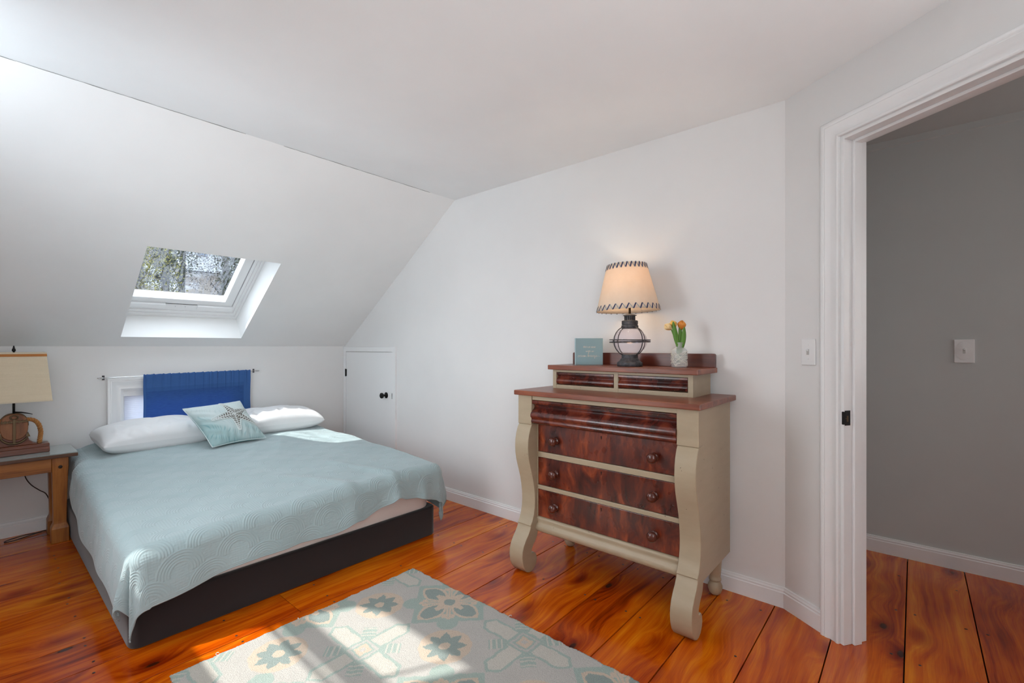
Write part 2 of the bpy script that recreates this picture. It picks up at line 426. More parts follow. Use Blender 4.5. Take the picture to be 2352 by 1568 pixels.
# floor: one plank every 23 cm, nail heads over the joists
fm = MB(); rnds = []
random.seed(11)
SEAM0, PITCH = 0.0295, 0.2299
for k in range(-12, 20):
    y0 = SEAM0+PITCH*k; y1 = y0+PITCH
    g = 0.0022
    splits = [XG-0.1]
    if k in (-1, 3, 9, 14): splits.append(random.uniform(-0.1, 3.3))
    splits.append(3.6)
    for a, b in zip(splits[:-1], splits[1:]):
        r = random.random(); c = len(fm.v)
        fm.cur = 0
        fm.add([(a+.001, y0+g, -.02), (b-.001, y0+g, -.02), (b-.001, y1-g, -.02), (a+.001, y1-g, -.02),
                (a+.001, y0+g, -.001), (b-.001, y0+g, -.001), (b-.001, y1-g, -.001), (a+.001, y1-g, -.001),
                (a+.001, y0+g+.001, 0), (b-.001, y0+g+.001, 0), (b-.001, y1-g-.001, 0), (a+.001, y1-g-.001, 0)],
               [(0,1,5,4), (3,7,6,2), (4,5,9,8), (7,11,10,6), (8,9,10,11), (0,4,7,3), (1,2,6,5)])
        rnds += [r]*(len(fm.v)-c)
    for xj in (-.11, .30, .71, 1.12, 1.53, 1.935, 2.342, 2.76, 3.17):
        for yy in (y0+.035, y1-.04):
            if random.random() < 0.12: continue
            fm.cur = 2; c = len(fm.v)
            M = Matrix.Translation((xj+random.uniform(-.012, .012), yy+random.uniform(-.01, .01), 0.0002)) @ Matrix.Rotation(random.random()*3, 4, 'Z')
            n = 8; fm.add([(0.0056*math.cos(2*PI*i/n)*random.uniform(.8, 1.1), 0.0050*math.sin(2*PI*i/n), 0.0004) for i in range(n)], [tuple(range(n))], M)
            rnds += [0]*(len(fm.v)-c)
fm.cur = 1; c = len(fm.v); fm.box((XG-.1, -2.8, -.06), (3.6, 4.65, -.0195)); rnds += [0]*(len(fm.v)-c)
fl = struct(fm.build('floor', [FLOORM, GAP, NAIL], fixn=False))
a = fl.data.attributes.new('board', 'FLOAT', 'POINT'); a.data.foreach_set('value', rnds)

# ceilings
B2 = A3+WD*1.36
poly = [(XG-.05, YB-.1), (B2.x+.05, YB-.1), (B2.x+.05, B2.y), (AX+.06, AY-.02), (AX+.06, 2.76), (XG-.05, 2.76)]
struct(MB().prism(poly, HC, HC+.05, 'z').build('ceiling', CEIL))
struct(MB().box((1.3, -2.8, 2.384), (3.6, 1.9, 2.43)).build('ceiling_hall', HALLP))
# slope with skylight opening
O = Vector((0, 2.694, 2.33)); E_ = Vector((0, .8212, -.5707)); N_ = Vector((0, .5707, .8212))
OU0, OU1, OV0, OV1 = .684, 1.458, .935, 1.863
struct(slab(O, (1, 0, 0), E_, N_, (XG-.1, XD+.1), (-.02, 1.985), .196, [(OU0, OU1, OV0, OV1)]).build('wall_slope', SLOPEP))
# knee wall with low window opening
struct(slab((0, KY, 0), (1, 0, 0), (0, 0, 1), (0, 1, 0), (XG-.1, XD+.1), (-.02, 1.205), .15, [(.703, 1.48, .42, .89)]).build('wall_back', WALL))
# side wall behind the camera with its sun window
GY0, GY1, GZ0, GZ1 = 2.04, 2.735, 1.28, 2.30
struct(slab((XG, 0, 0), (0, 1, 0), (0, 0, 1), (-1, 0, 0), (YB-.1, KY+.15), (-.02, 2.36), .05, [(GY0, GY1, GZ0, GZ1)]).build('wall_left', WALL))
struct(MB().box((XD, AY, -.02), (XD+.115, KY+.15, HC+.02)).build('wall_right', WALL))
struct(MB().box((XG-.1, YB-.1, -.02), (B2.x+.1, YB, HC+.02)).build('wall_front', WALL))
struct(MB().box((B2.x, YB-.05, -.02), (B2.x+.1, B2.y, 2.4)).build('wall_side', WALL))
m = slab(A3, WD, Z, WN, (0, 1.36), (-.02, 2.4), .115, [(.272, 1.052, -.02, 2.043)])
m.prism([(AX+.004, AY-.0005), (AX+.0953, AY-.0643), (AX+.114, AY-.001)][::-1], -.02, 2.4, 'z')
struct(m.build('wall_corner', WALL))
# hall beyond the doorway
XH = 3.465
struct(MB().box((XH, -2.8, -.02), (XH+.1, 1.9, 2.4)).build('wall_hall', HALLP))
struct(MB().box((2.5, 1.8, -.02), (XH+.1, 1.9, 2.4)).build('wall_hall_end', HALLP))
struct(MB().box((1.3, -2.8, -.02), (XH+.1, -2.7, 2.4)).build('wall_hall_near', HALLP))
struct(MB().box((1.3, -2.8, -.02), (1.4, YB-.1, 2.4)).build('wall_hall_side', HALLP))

# baseboards
BP = [(0, 0), (.015, 0), (.015, .068), (.0115, .072), (.0125, .079), (.009, .085), (.008, .091), (0, .092)]
def baseboard(name, p0, p1, nrm):
    p0, p1, nrm = Vector(p0), Vector(p1), Vector(nrm)
    vs = [p0+nrm*a+Z*b for a, b in BP]+[p1+nrm*a+Z*b for a, b in BP]; n = len(BP)
    m = MB(); m.add(vs, [tuple(range(n)), tuple(range(n, 2*n))[::-1]]+[(i, (i+1) % n, n+(i+1) % n, n+i) for i in range(n)])
    return struct(m.build(name, TRIM))
baseboard('baseboard_right', (XD, AY-.01, 0), (XD, 3.43, 0), (-1, 0, 0))
baseboard('baseboard_back', (XG, KY, 0), (XD, KY, 0), (0, -1, 0))
baseboard('baseboard_corner', tuple(A3), tuple(A3+WD*.197), tuple(-WN))
baseboard('baseboard_hall', (XH, -2.7, 0), (XH, 1.8, 0), (-1, 0, 0))
baseboard('baseboard_left', (XG, YB, 0), (XG, KY, 0), (1, 0, 0))
# thin cover strip at the top of the hall wall
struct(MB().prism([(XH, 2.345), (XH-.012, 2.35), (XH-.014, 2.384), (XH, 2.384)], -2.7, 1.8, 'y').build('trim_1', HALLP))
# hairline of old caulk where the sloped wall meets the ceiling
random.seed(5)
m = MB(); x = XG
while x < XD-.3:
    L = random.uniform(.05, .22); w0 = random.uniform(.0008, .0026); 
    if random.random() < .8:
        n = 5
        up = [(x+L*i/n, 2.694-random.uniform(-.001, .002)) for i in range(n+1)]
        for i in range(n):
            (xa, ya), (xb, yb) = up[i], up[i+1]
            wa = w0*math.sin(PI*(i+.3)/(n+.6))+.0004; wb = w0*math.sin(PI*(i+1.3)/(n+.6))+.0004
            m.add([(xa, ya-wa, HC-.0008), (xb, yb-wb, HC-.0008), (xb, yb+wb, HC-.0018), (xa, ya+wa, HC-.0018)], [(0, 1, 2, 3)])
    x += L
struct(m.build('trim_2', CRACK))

# mitred casing helper: opening a0..a1, top b1, bottom b0 in the plane org + u*a + v*b, standing off along n
CP = [(.0, 0), (.0, .011), (.004, .014), (.009, .0145), (.013, .0115), (.036, .0125), (.046, .019), (.051, .0215), (.055, .019), (.060, .0225), (.070, .0225), (.073, .019), (.073, 0)]
def casing(org, u, v, n, a0, a1, b0, b1, prof, four=False):
    org, u, v, n = Vector(org), Vector(u), Vector(v), Vector(n); m = MB(); k = len(prof)
    rows = []
    for w, t in prof:
        pts = [(a0-w, b0 if not four else b0-w), (a0-w, b1+w), (a1+w, b1+w), (a1+w, b0 if not four else b0-w)]
        rows.append([org+u*a+v*b+n*t for a, b in pts])
    vs = [rows[i][j] for j in range(4) for i in range(k)]; fs = []
    for j in range(4 if four else 3):
        l = (j+1) % 4
        for i in range(k-1): fs.append((j*k+i, l*k+i, l*k+i+1, j*k+i+1))
    if not four: fs += [tuple(range(k)), tuple(3*k+i for i in range(k))[::-1]]
    m.add(vs, fs); return m

# ------------------------------------------------------------------ doorway to the hall (door_2)
d2 = struct(empty('door_2', tuple(A3+WD*.66)))
casing(A3, WD, Z, -WN, .2695, 1.0545, 0, 2.0455, CP).build('casing', TRIM, d2, smooth=True, angle=50)
def wbox(s0, s1, t0, t1, z0, z1):
    M = Matrix((( WD.x, WN.x, 0, A3.x), (WD.y, WN.y, 0, A3.y), (0, 0, 1, 0), (0, 0, 0, 1)))
    return MB().box((s0, t0, z0), (s1, t1, z1), M)
wbox(.2722, .285, -.001, .118, 0, 2.043).build('door_jamb', TRIM, d2, .0015)
wbox(1.039, 1.0518, -.001, .118, 0, 2.043).build('door_jamb', TRIM, d2, .0015)
wbox(.285, 1.039, -.001, .118, 2.03, 2.043).build('head_jamb', TRIM, d2, .0015)
wbox(.285, .297, .041, .079, 0, 2.03).build('door_stop', TRIM, d2, .002)
wbox(1.027, 1.039, .041, .079, 0, 2.03).build('door_stop', TRIM, d2, .002)
wbox(.297, 1.027, .041, .079, 2.018, 2.03).build('door_stop', TRIM, d2, .002)
sp = wbox(.2848, .2868, .003, .031, .882, .942).build('strike_plate', BLACK, d2, .003)
wbox(.2795, .2868, -.006, .004, .886, .938).build('strike_lip', BLACK, sp, .002)
wbox(.2865, .2875, .012, .02, .897, .921).build('latch_hole', BRASS, sp, .0005)
wbox(.2865, .2875, .004, .011, .909, .911).build('plate_screw', BRASS, sp, 0)

# ------------------------------------------------------------------ low cupboard door in the right wall (door_1)
d1 = struct(empty('door_1', (XD, 3.88, 0)))
casing((XD, 0, 0), (0, 1, 0), Z, (-1, 0, 0), 3.492, 4.275, 0, 1.150, [(0, 0), (0, .017), (.001, .018), (.043, .018), (.044, .017), (.044, 0)]).build('casing', TRIM, d1)
MB().box((XD-.013, 3.496, .01), (XD+.01, 4.271, 1.146)).build('door_panel', TRIM, d1, .0015)
M = Matrix.Translation((XD-.013, 3.588, .761)) @ Matrix.Rotation(-PI/2, 4, 'Y')
kn = MB().lathe([(.0, 0), (.027, .0), (.027, .003), (.022, .006), (.011, .008), (.008, .012), (.008, .028), (.013, .032), (.022, .038), (.0255, .046), (.024, .054), (.017, .059), (.006, .061), (0, .061)], 28, M).build('door_knob', BLACK, d1, smooth=True)
h = MB().box((XD-.020, 4.262, .905), (XD-.012, 4.279, .975)); h.tube([(XD-.021, 4.273, .903), (XD-.021, 4.273, .977)], .0045, 10)
h.build('hinge', BLACK, d1, .001)
MB().box((XD-.0185, 3.4885, .735), (XD-.0165, 3.4985, .785)).build('latch_plate', CHROME, d1, 0)

# ------------------------------------------------------------------ skylight (window_1)
w1 = struct(empty('window_1', tuple(O+Vector((1.07, 0, 0))+E_*1.4+N_*.2)))
SM = Matrix(((1, 0, 0, O.x), (0, E_.y, N_.y, O.y), (0, E_.z, N_.z, O.z), (0, 0, 0, 1)))
def ring(o, i, d0, d1):
    u0, u1, v0, v1 = OU0+o[0], OU1-o[1], OV0+o[2], OV1-o[3]; U0, U1, V0, V1 = OU0+i[0], OU1-i[1], OV0+i[2], OV1-i[3]
    m = MB(); q = [(u0, v0), (u1, v0), (u1, v1), (u0, v1)]; Q = [(U0, V0), (U1, V0), (U1, V1), (U0, V1)]
    vs = [(a, b, d0) for a, b in q]+[(a, b, d0) for a, b in Q]+[(a, b, d1) for a, b in q]+[(a, b, d1) for a, b in Q]
    fs = []
    for k in range(4):
        l = (k+1) % 4; fs += [(k, l, 4+l, 4+k), (8+k, 12+k, 12+l, 8+l), (4+k, 4+l, 12+l, 12+k), (k, 8+k, 8+l, l)]
    m.add(vs, fs, SM); return m
fr = ring((-.02, -.02, -.02, -.02), (.006, .018, .012, .030), .197, .30).build('window_frame', TRIM, w1, .0015)
ring((.006, .018, .012, .030), (.014, .040, .03, .062), .206, .30).build('frame_step', TRIM, fr, .003)
ring((.014, .040, .03, .062), (.020, .062, .04, .128), .212, .30).build('frame_inner', TRIM, fr, .003)
sa = ring((.022, .067, .045, .136), (.056, .128, .10, .191), .216, .285).build('sash', TRIM, w1, .004)
MB().box((OU0+.05, OV0+.08, .250), (OU1-.12, OV1-.18, .254), SM).build('pane', WETPANE, sa)
for a, b in ((OU0+.014, .945), (1.150, 1.395)):
    MB().box((a, 1.722, .196), (b, 1.766, .214), SM).build('vent_flap', TRIM, w1, .003)
MB().box((.945, 1.724, .2155), (1.150, 1.7285, .2165), SM).build('vent_gap', HOLE, w1)
for a in (1.01, 1.075): MB().lathe([(0, .2105), (.0018, .2105), (.0018, .212)], 8, SM @ Matrix.Translation((a, 1.752, 0))).build('screw', HOLE, w1)

# ------------------------------------------------------------------ low window in the knee wall (window_2) with blind
w2 = struct(empty('window_2', (1.09, KY, .42)))
casing((0, KY, 0), (1, 0, 0), Z, (0, -1, 0), .703, 1.48, .42, .89, [(a*1.1, b) for a, b in CP], four=True).build('casing', TRIM, w2, smooth=True, angle=50)
def frame(a0, a1, b0, b1, w, y0, y1):
    m = MB(); m.box((a0, y0, b0), (a0+w, y1, b1)); m.box((a1-w, y0, b0), (a1, y1, b1)); m.box((a0+w, y0, b0), (a1-w, y1, b0+w)); m.box((a0+w, y0, b1-w), (a1-w, y1, b1)); return m
frame(.703, 1.48, .42, .89, .012, KY-.001, KY+.11).build('jamb', TRIM, w2, .001)
s2 = frame(.715, 1.468, .432, .878, .034, KY+.045, KY+.085).build('sash', TRIM, w2, .003)
MB().box((.74, KY+.063, .45), (1.45, KY+.066, .86)).build('pane', PANE, s2)
MB().box((.7155, KY+.008, .838), (1.4675, KY+.040, .878)).build('blind_headrail', TRIM, w2, .002)
bl = empty('window_blind', (1.09, KY+.02, .435), 'closed white horizontal-slat blind inside the low window behind the bed', 'blind')
BLM = Mat('blind_slat_white', srgb(228, 230, 240), 0.5)
_t = BLM.node('ShaderNodeBsdfTranslucent'); _t.inputs[0].default_value = (.9, .92, 1, 1); _m = BLM.node('ShaderNodeMixShader'); _m.inputs[0].default_value = .45
BLM.link(BLM.p.outputs[0], _m.inputs[1]); BLM.link(_t.outputs[0], _m.inputs[2]); BLM.link(_m.outputs[0], BLM.nt.nodes['Material Output'].inputs[0])
slat0 = MB()
slat0.grid(np.array([[(x, -.002*math.cos(PI*t)+(t)*.008, -.008+.0155*t+.0015*math.sin(PI*t)) for t in (0, .25, .5, .75, 1)] for x in (-.366, .366)]))
slat0 = slat0.build('slat', BLM.m, bl, smooth='all')
for i in range(29):
    s = slat0 if i == 0 else slat0.copy()
    if i: COL.objects.link(s); s.parent = bl; s.matrix_parent_inverse = bl.matrix_basis.inverted()
    s.location = (1.09, KY+.018, .452+i*.0135)
m = MB()
for x in (.84, 1.09, 1.34): MB().tube([(x, KY+.014, .44), (x, KY+.014, .845)], .0008, 5).build('ladder_cord', TRIM, bl)

# off-camera window: the sun window in the side wall and its bars
w3 = struct(empty('window_3', (XG, 2.35, GZ0)))
m = MB()
def gb(y0, y1, z0, z1, t=.012): m.box((XG-.036, y0, z0), (XG-.036+t, y1, z1))
gb(GY0, GY1, 1.757, 1.904); gb(GY0, GY1, 1.693, 1.722); gb(GY0, GY1, GZ0, 1.309); gb(GY0+.09, GY0+.102, 1.90, 2.27, .012); gb(GY0, GY1, 2.268, GZ1); gb(GY0, GY0+.012, GZ0, GZ1); gb(2.722, GY1, GZ0, GZ1)
m.build('window_frame', TRIM, w3)
MB().box((XG-.046, GY0, GZ0), (XG-.044, GY1, GZ1)).build('pane', PANE, w3)
casing((XG, 0, 0), (0, 1, 0), Z, (1, 0, 0), GY0, GY1, GZ0, GZ1, [(a*.0+b*0+w*.35, t*.6) for (w, t) in CP for a, b in ((0, 0),)], four=True).build('casing', TRIM, w3)

w4 = struct(empty('rear_fill_frame', (.6, YB, 1.0)))  # unseen frame added to go with the rear fill, no opening behind it
casing((0, YB, 0), (1, 0, 0), Z, (0, 1, 0), -.2, 1.4, 1.0, 2.0, CP, four=True).build('casing', TRIM, w4)
frame(-.2, 1.4, 1.0, 2.0, .04, YB, YB+.012).build('sash', TRIM, w4)

# ------------------------------------------------------------------ curtain rod and blue curtain
rod = empty('curtain_rod', (1.09, KY-.03, .985), 'thin chrome cafe rod mounted on the knee wall above the low window', 'curtain rod')
RY, RZ0, RZ1 = KY-.030, .978, .989
MB().tube([(.598, RY, RZ0), (1.594, RY, RZ1)], .0028, 10).build('rod', CHROME, rod, smooth=True)
for x, z, sg in ((.600, RZ0, -1), (1.592, RZ1, 1)):
    M = Matrix.Translation((x, RY, z)) @ Matrix.Rotation(sg*PI/2, 4, 'Y')
    MB().lathe([(0, 0), (.0055, .0), (.0062, .004), (.0062, .022), (.0045, .029), (.002, .033), (0, .0335)], 16, M).build('finial', CHROME, rod, smooth=True)
    b = MB(); b.box((x+sg*-.004-.003, RY, z-.003), (x+sg*-.004+.003, KY, z+.003)); b.box((x+sg*-.004-.007, KY-.003, z-.016), (x+sg*-.004+.007, KY, z+.016))
    b.build('bracket', IRON, rod, .001)
nu, nv = 260, 90
us = np.linspace(0, 1, nu)[:, None]*np.ones((1, nv)); vs_ = np.ones((nu, 1))*np.linspace(0, 1, nv)[None]
X0, X1c = .822, 1.551
cx_ = X0+(X1c-X0)*us; top = RZ0+(RZ1-RZ0)*(cx_-.6)/.99+.012
cz = top-vs_*.43
rng = np.random.RandomState(3)
fold = sum(a*np.sin(2*PI*f*us+p) for a, f, p in ((.5, 14, 1), (.7, 23, 2.2), (.45, 37, .4), (.3, 51, 5)))
amp = .0028*np.exp(-((vs_-.02)/.05)**2)+.0030*np.exp(-((vs_-.13)/.14)**2)
cy_ = RY-.0055 - amp*(1+.7*fold)-.0015*np.sin(5*us+3*vs_)
cz = cz+.002*np.exp(-vs_*8)*fold
thin = ((vs_ > .235) & (us > .022) & (us < .93)).astype(float)*(1-.55*((vs_ < .30)))
cur = arrmesh('curtain', np.stack([cx_+.002*np.sin(vs_*9)*(us-.5), cy_, cz], -1), BLUEC, attr=('thin', thin))
so = cur.modifiers.new('thick', 'SOLIDIFY'); so.thickness = .001; so.offset = -1
tag(cur, 'short blue loose-weave curtain hanging from the thin rod behind the bed', 'curtain')

# wall switches
def switch(name, M, w, h, label, rim=False):
    e = empty(name, M.translation, label, 'light switch')
    pl = MB().box((-w/2, 0, -h/2), (w/2, .006, h/2), M).build('switch_plate', TRIM, e, .003)
    if rim:
        MB().lathe([(.0, 0), (.034, 0), (.036, .0015), (.034, .002), (0, .002)], 24, M @ Matrix.Translation((0, .006, 0)) @ Matrix.Rotation(-PI/2, 4, 'X') @ Matrix.Scale(1.35, 4, (0, 1, 0)) @ Matrix.Scale(.95, 4, (1, 0, 0))).build('inner_plate', TRIM, e, smooth=True)
    MB().box((-.0055, .0055, -.012), (.0055, .0085, .012), M).build('toggle_frame', Mat('switch_grey_plastic', srgb(190, 190, 186), .5).m, e, .0005)  # slightly greyer plastic around the toggle
    MB().box((-.0035, .006, -.002), (.0035, .018, .008), M @ Matrix.Rotation(.45, 4, 'X')).build('toggle', TRIM, e, .001)
    for z in (-.030, .030): MB().lathe([(0, .006), (.0028, .006), (.0028, .0072), (0, .0076)], 10, M @ Matrix.Translation((0, 0, z)) @ Matrix.Rotation(-PI/2, 4, 'X')).build('screw', TRIM, e)
def basis(xa, ya, loc): 
    xa, ya = Vector(xa), Vector(ya); return Matrix(((xa.x, ya.x, 0, loc[0]), (xa.y, ya.y, 0, loc[1]), (0, 0, 1, loc[2]), (0, 0, 0, 1)))
p = A3+WD*.1253
switch('light_switch', basis(-WD, -WN, (p.x, p.y, 1.175)), .070, .114, 'white toggle switch on the angled wall just left of the doorway casing')
switch('light_switch', basis((0, 1, 0), (-1, 0, 0), (XH, -.2007, 1.174)), .080, .126, 'wide-plate toggle switch on the dim hall wall beyond the doorway', True)

# ------------------------------------------------------------------ bed: base, mattress, quilt
def rounded(x0, x1, y0, y1, z0, z1, r, rt=.012, n=8):
    """box with rounded vertical corners and softened top edge"""
    def outline(ins):
        rr = max(r-ins, .004); pts = []
        for cx, cy, a in ((x1-ins-rr, y1-ins-rr, 0), (x0+ins+rr, y1-ins-rr, 90), (x0+ins+rr, y0+ins+rr, 180), (x1-ins-rr, y0+ins+rr, 270)):
            for i in range(n+1):
                t = math.radians(a+90*i/n); pts.append((cx+rr*math.cos(t), cy+rr*math.sin(t)))
        return pts
    lv = [(0.004, z0), (0, z0+.006)]+[(rt*(1-math.cos(PI/2*i/5)), z1-rt+rt*math.sin(PI/2*i/5)) for i in range(6)]
    m = MB(); N = 4*(n+1); vs = []
    for ins, z in lv: vs += [(x, y, z) for x, y in outline(ins)]
    fs = [tuple(range(N))[::-1], tuple((len(lv)-1)*N+i for i in range(N))]
    for k in range(len(lv)-1):
        for i in range(N): j = (i+1) % N; fs.append((k*N+i, k*N+j, (k+1)*N+j, (k+1)*N+i))
    m.add(vs, fs); return m
BX0, BX1, BY0, BY1 = .402, 1.948, 2.322, 4.29
base = rounded(BX0, BX1, BY0, BY1, .004, .184, .045).build('bed_base', BASEF, smooth=True)
tag(base, 'low charcoal fabric box bed base standing on the plank floor', 'bed base')
mat = rounded(BX0+.035, BX1-.022, BY0+.014, BY1, .184, .375, .09, .07).build('mattress', MATTF, smooth='all')
tag(mat, 'white mattress under the aqua quilt, showing along the foot of the bed', 'mattress')
# --- quilt
QX0, QY0, QW, QL = .452, 2.345, 1.473, 1.925
hF_x = [.42, .46, .53, .645, .80, 1.05, 1.235, 1.386, 1.50, 1.60, 1.75, 1.90, 1.95]
hF_v = [.25, .225, .225, .222, .212, .200, .212, .205, .175, .158, .172, .215, .25]
hL_y = [2.33, 2.45, 2.66, 2.92, 3.24, 3.63, 3.81, 4.3]
hL_v = [.29, .27, .262, .275, .27, .225, .165, .135]
st = .0029
nL, nR, nF = 96, 100, 96
nM, nY = int(QW/st), int(QL/st)
iu = np.concatenate([-np.linspace(1, 0, nL, endpoint=False), np.zeros(nM), np.linspace(0, 1, nR+1)])
um = np.concatenate([np.zeros(nL), np.linspace(0, QW, nM, endpoint=False), np.full(nR+1, QW)])
iv = np.concatenate([np.linspace(1, 0, nF, endpoint=False), np.zeros(nY)])
vm = np.concatenate([np.zeros(nF), np.linspace(0, QL, nY)])
UI, VI = np.meshgrid(iu, iv, indexing='ij'); UM, VM = np.meshgrid(um, vm, indexing='ij')
gx, gy = QX0+UM, QY0+VM
oF = np.interp(gx, hF_x, hF_v)+.03; oL = np.interp(gy, hL_y, hL_v)+.03; oR = np.full_like(gx, .30)+.06*np.exp(-VM*3)
su = np.where(UI < 0, -UI*oL, UI*oR); sgn = np.where(UI < 0, -1.0, 1.0); sv = VI*oF
S = np.hypot(su, sv); th = np.arctan2(sv, su+1e-9)
S = S*np.where((su > 0) & (sv > 0), 1-.24*np.exp(-((th-.36)/.24)**2), 1)
DN = np.hypot(su, sv)
dx = np.where(DN > 1e-6, sgn*su/(DN+1e-9), 0); dy = np.where(DN > 1e-6, -sv/(DN+1e-9), 0)
r = .062; arc = r*PI/2
off = np.where(S < arc, r*np.sin(S/r), r); drop = np.where(S < arc, r*(1-np.cos(np.minimum(S, arc)/r)), r+(S-arc))
k = np.clip((S-.05)/.22, 0, 1)
k = k*k*(3-2*k)
corner = (su > 0) & (sv > 0)
ridge = np.where(corner, .018*np.exp(-((th-.86)/.16)**2)+.022*np.exp(-((th-.22)/.20)**2)-.030*np.exp(-((th-.56)/.10)**2), 0)
cf = np.where(corner, np.sin(2*th)**2, 0)
off = off+k*(ridge+.012)
off = off*np.where(corner, 1-.30*k*np.exp(-((th-.88)/.2)**2), 1)
# folds along the foot
px = gx
fold = .5+.5*np.sin(px*15.5+.6*np.sin(px*7)+1.2)
fold2 = .5+.5*np.sin(px*31+2.0)
off = off+k*np.sin(th)**4*(sv > 0)*(.014*fold+.006*fold2+.034*np.exp(-((px-1.60)/.05)**2)+.026*np.exp(-((px-1.80)/.04)**2)+.022*np.exp(-((px-1.32)/.06)**2)+.016*np.exp(-((px-.95)/.08)**2))
off = off+k*np.cos(th)**4*(su > 0)*.008*(.5+.5*np.sin(gy*14))
# top surface height with soft wrinkles
def ztop(x, y):
    z = .405+.058*(y-2.33)+.046*np.clip((x-.45)/1.4, 0, 1)*(1-.75*np.clip((y-2.9)/.9, 0, 1))+.012*np.clip((y-2.9)/.9, 0, 1)
    z = z+.012*np.sin((x-.4)/1.55*PI)
    ext = np.clip((y-2.3)/.5, 0, 1)
    f1 = np.exp(-(((x-1.62)+.35*(y-2.33))/.035)**2)*np.exp(-((y-2.36)/.30)**2)*.018
    f2 = np.exp(-(((x-1.34)+.5*(y-2.33))/.045)**2)*np.exp(-((y-2.4)/.34)**2)*.013
    f3 = .0035*np.sin(13*(x+.9*y))*np.exp(-((y-3.3)/.6)**2)+.003*np.sin(9*(x*1.4-y)+1)
    f4 = .011*np.exp(-((x-1.15-.55*(y-3.2))/.05)**2)*np.exp(-((y-3.35)/.3)**2)+.010*np.exp(-((x-1.33-.5*(y-3.2))/.045)**2)*np.exp(-((y-3.4)/.3)**2)
    return z+f1+f2+f3+f4
zt = ztop(gx, gy)
lh = .022*np.clip((gy-3.75)/.3, 0, 1)*np.exp(-((gx-.42)/.10)**2); zt = zt-lh
QXp = gx+dx*off+.004*np.sin(gy*9)*k*np.cos(th)**2*(su > 0); QXp = QXp+.030*np.clip((gy-3.78)/.12, 0, 1)*np.exp(-UM/.05)
QYp = gy+dy*off; QZp = zt-drop*(1-.02*k)
QZp = QZp+k*.010*np.sin(gx*9+.5)*np.sin(th)**4*(sv > 0)
# keep the narrow tips off the floor
QZp = np.maximum(QZp, .022)
# the left side hangs close to the base near the night stand
# stitched pattern: overlapping fans of concentric arcs over a fine grid
pu = UM+np.where(UI < 0, -su, su); pv = VM-sv
h = (np.abs(np.sin(PI*pu/.0105))*.5+np.abs(np.sin(PI*pv/.0105))*.5)*.62
R_ = .088
j0, j1 = int(-.6/(R_*.95)), int(2.2/(R_*.95))+2
done = np.zeros_like(pu, bool)
for j in range(j1, j0-2, -1):
    vc = j*R_*.95; uo = (j % 2)*R_*1.22
    uu = (pu-uo+R_*1.22*50) % (R_*2.44)-R_*1.22
    rr = np.hypot(uu, pv-vc)
    inn = (rr < R_) & (pv > vc-R_*.1)
    arcm = inn & (rr > R_*.40)
    h = np.where(inn & ~arcm, (np.abs(np.sin(PI*pu/.0105))*.5+np.abs(np.sin(PI*pv/.0105))*.5)*.62, h)
    h = np.where(arcm, np.abs(np.sin(PI*(R_-rr)/.0105))**.7, h)
edge = np.minimum.reduce([np.where(UI < 0, (1+UI)*oL, 9), np.where(UI > 0, (1-UI)*oR, 9), np.where(VI > 0, (1-VI)*oF, 9)])
h = np.where(edge < .022, np.abs(np.sin(PI*edge/.0075))**.6, h)
P = np.stack([QXp, QYp, QZp], -1)
du = np.gradient(P, axis=0); dv = np.gradient(P, axis=1); nn = np.cross(du, dv); nn /= (np.linalg.norm(nn, axis=-1, keepdims=True)+1e-9)
nn = np.where((nn[..., 2:3] < 0) & (S[..., None] < .03), -nn, nn)
P = P+nn*(h*.0026)[..., None]
q = arrmesh('quilt', P, QUILT)
so = q.modifiers.new('thick', 'SOLIDIFY'); so.thickness = .005; so.offset = -1
tag(q, 'pale aqua quilt with stitched fan pattern spread over the bed', 'quilt')

# ------------------------------------------------------------------ pillows
def pillow(name, c, w, d, hgt, rot, seed, tilt=0, label=None):
    n = 110; s = np.linspace(-1, 1, n)[:, None]*np.ones((1, n)); t = np.ones((n, 1))*np.linspace(-1, 1, n)[None]
    rg = np.random.RandomState(seed)
    prof = (np.clip((1-np.abs(s)**2.6)*(1-np.abs(t)**2.4), 0, 1))**.385
    wr = sum(a*np.sin(fx*s+fy*t+p) for a, fx, fy, p in [(rg.uniform(.2, .5), rg.uniform(-9, 9), rg.uniform(-9, 9), rg.uniform(0, 6)) for _ in range(7)])
    cr = sum(np.exp(-(((s-sx)*math.cos(an)+(t-ty)*math.sin(an))/.05)**2)*np.exp(-((-(s-sx)*math.sin(an)+(t-ty)*math.cos(an))/ln)**2)*a*1.5
             for sx, ty, an, ln, a in [(rg.uniform(-.9, .9), rg.uniform(-1, .2), rg.uniform(-.5, .7), rg.uniform(.15, .4), rg.uniform(-.010, .009)) for _ in range(26)])
    xx = w/2*s*(1-.05*(1-t*t)*s*s)*(1-.035*np.abs(t)**5); yy = d/2*t*(1-.08*(1-s*s)*t*t)*(1-.06*np.abs(s)**6)
    zt_ = hgt*.62*prof*(1+.05*wr)+cr*prof
    zb = -hgt*.38*np.minimum(prof*1.5, 1)
    M = Matrix.Translation(c) @ Matrix.Rotation(rot, 4, 'Z') @ Matrix.Rotation(tilt, 4, 'X')
    m = MB(); m.grid(np.stack([xx, yy, zt_], -1), M=M); m.grid(np.stack([xx, yy, zb], -1), flip=True, M=M)
    # pillowcase flange seam
    o = m.build(name, PILLOWF, smooth='all', fixn=False)
    tag(o, label, 'pillow'); return o
pillow('pillow', (.845, 4.03, .585), .66, .46, .175, math.radians(2), 3, math.radians(4), 'white pillow at the left side of the bed head, beside the night stand')
pillow('pillow', (1.635, 3.985, .597), .66, .44, .165, math.radians(-3), 8, math.radians(4), 'white pillow at the right side of the bed head, partly in sunlight')

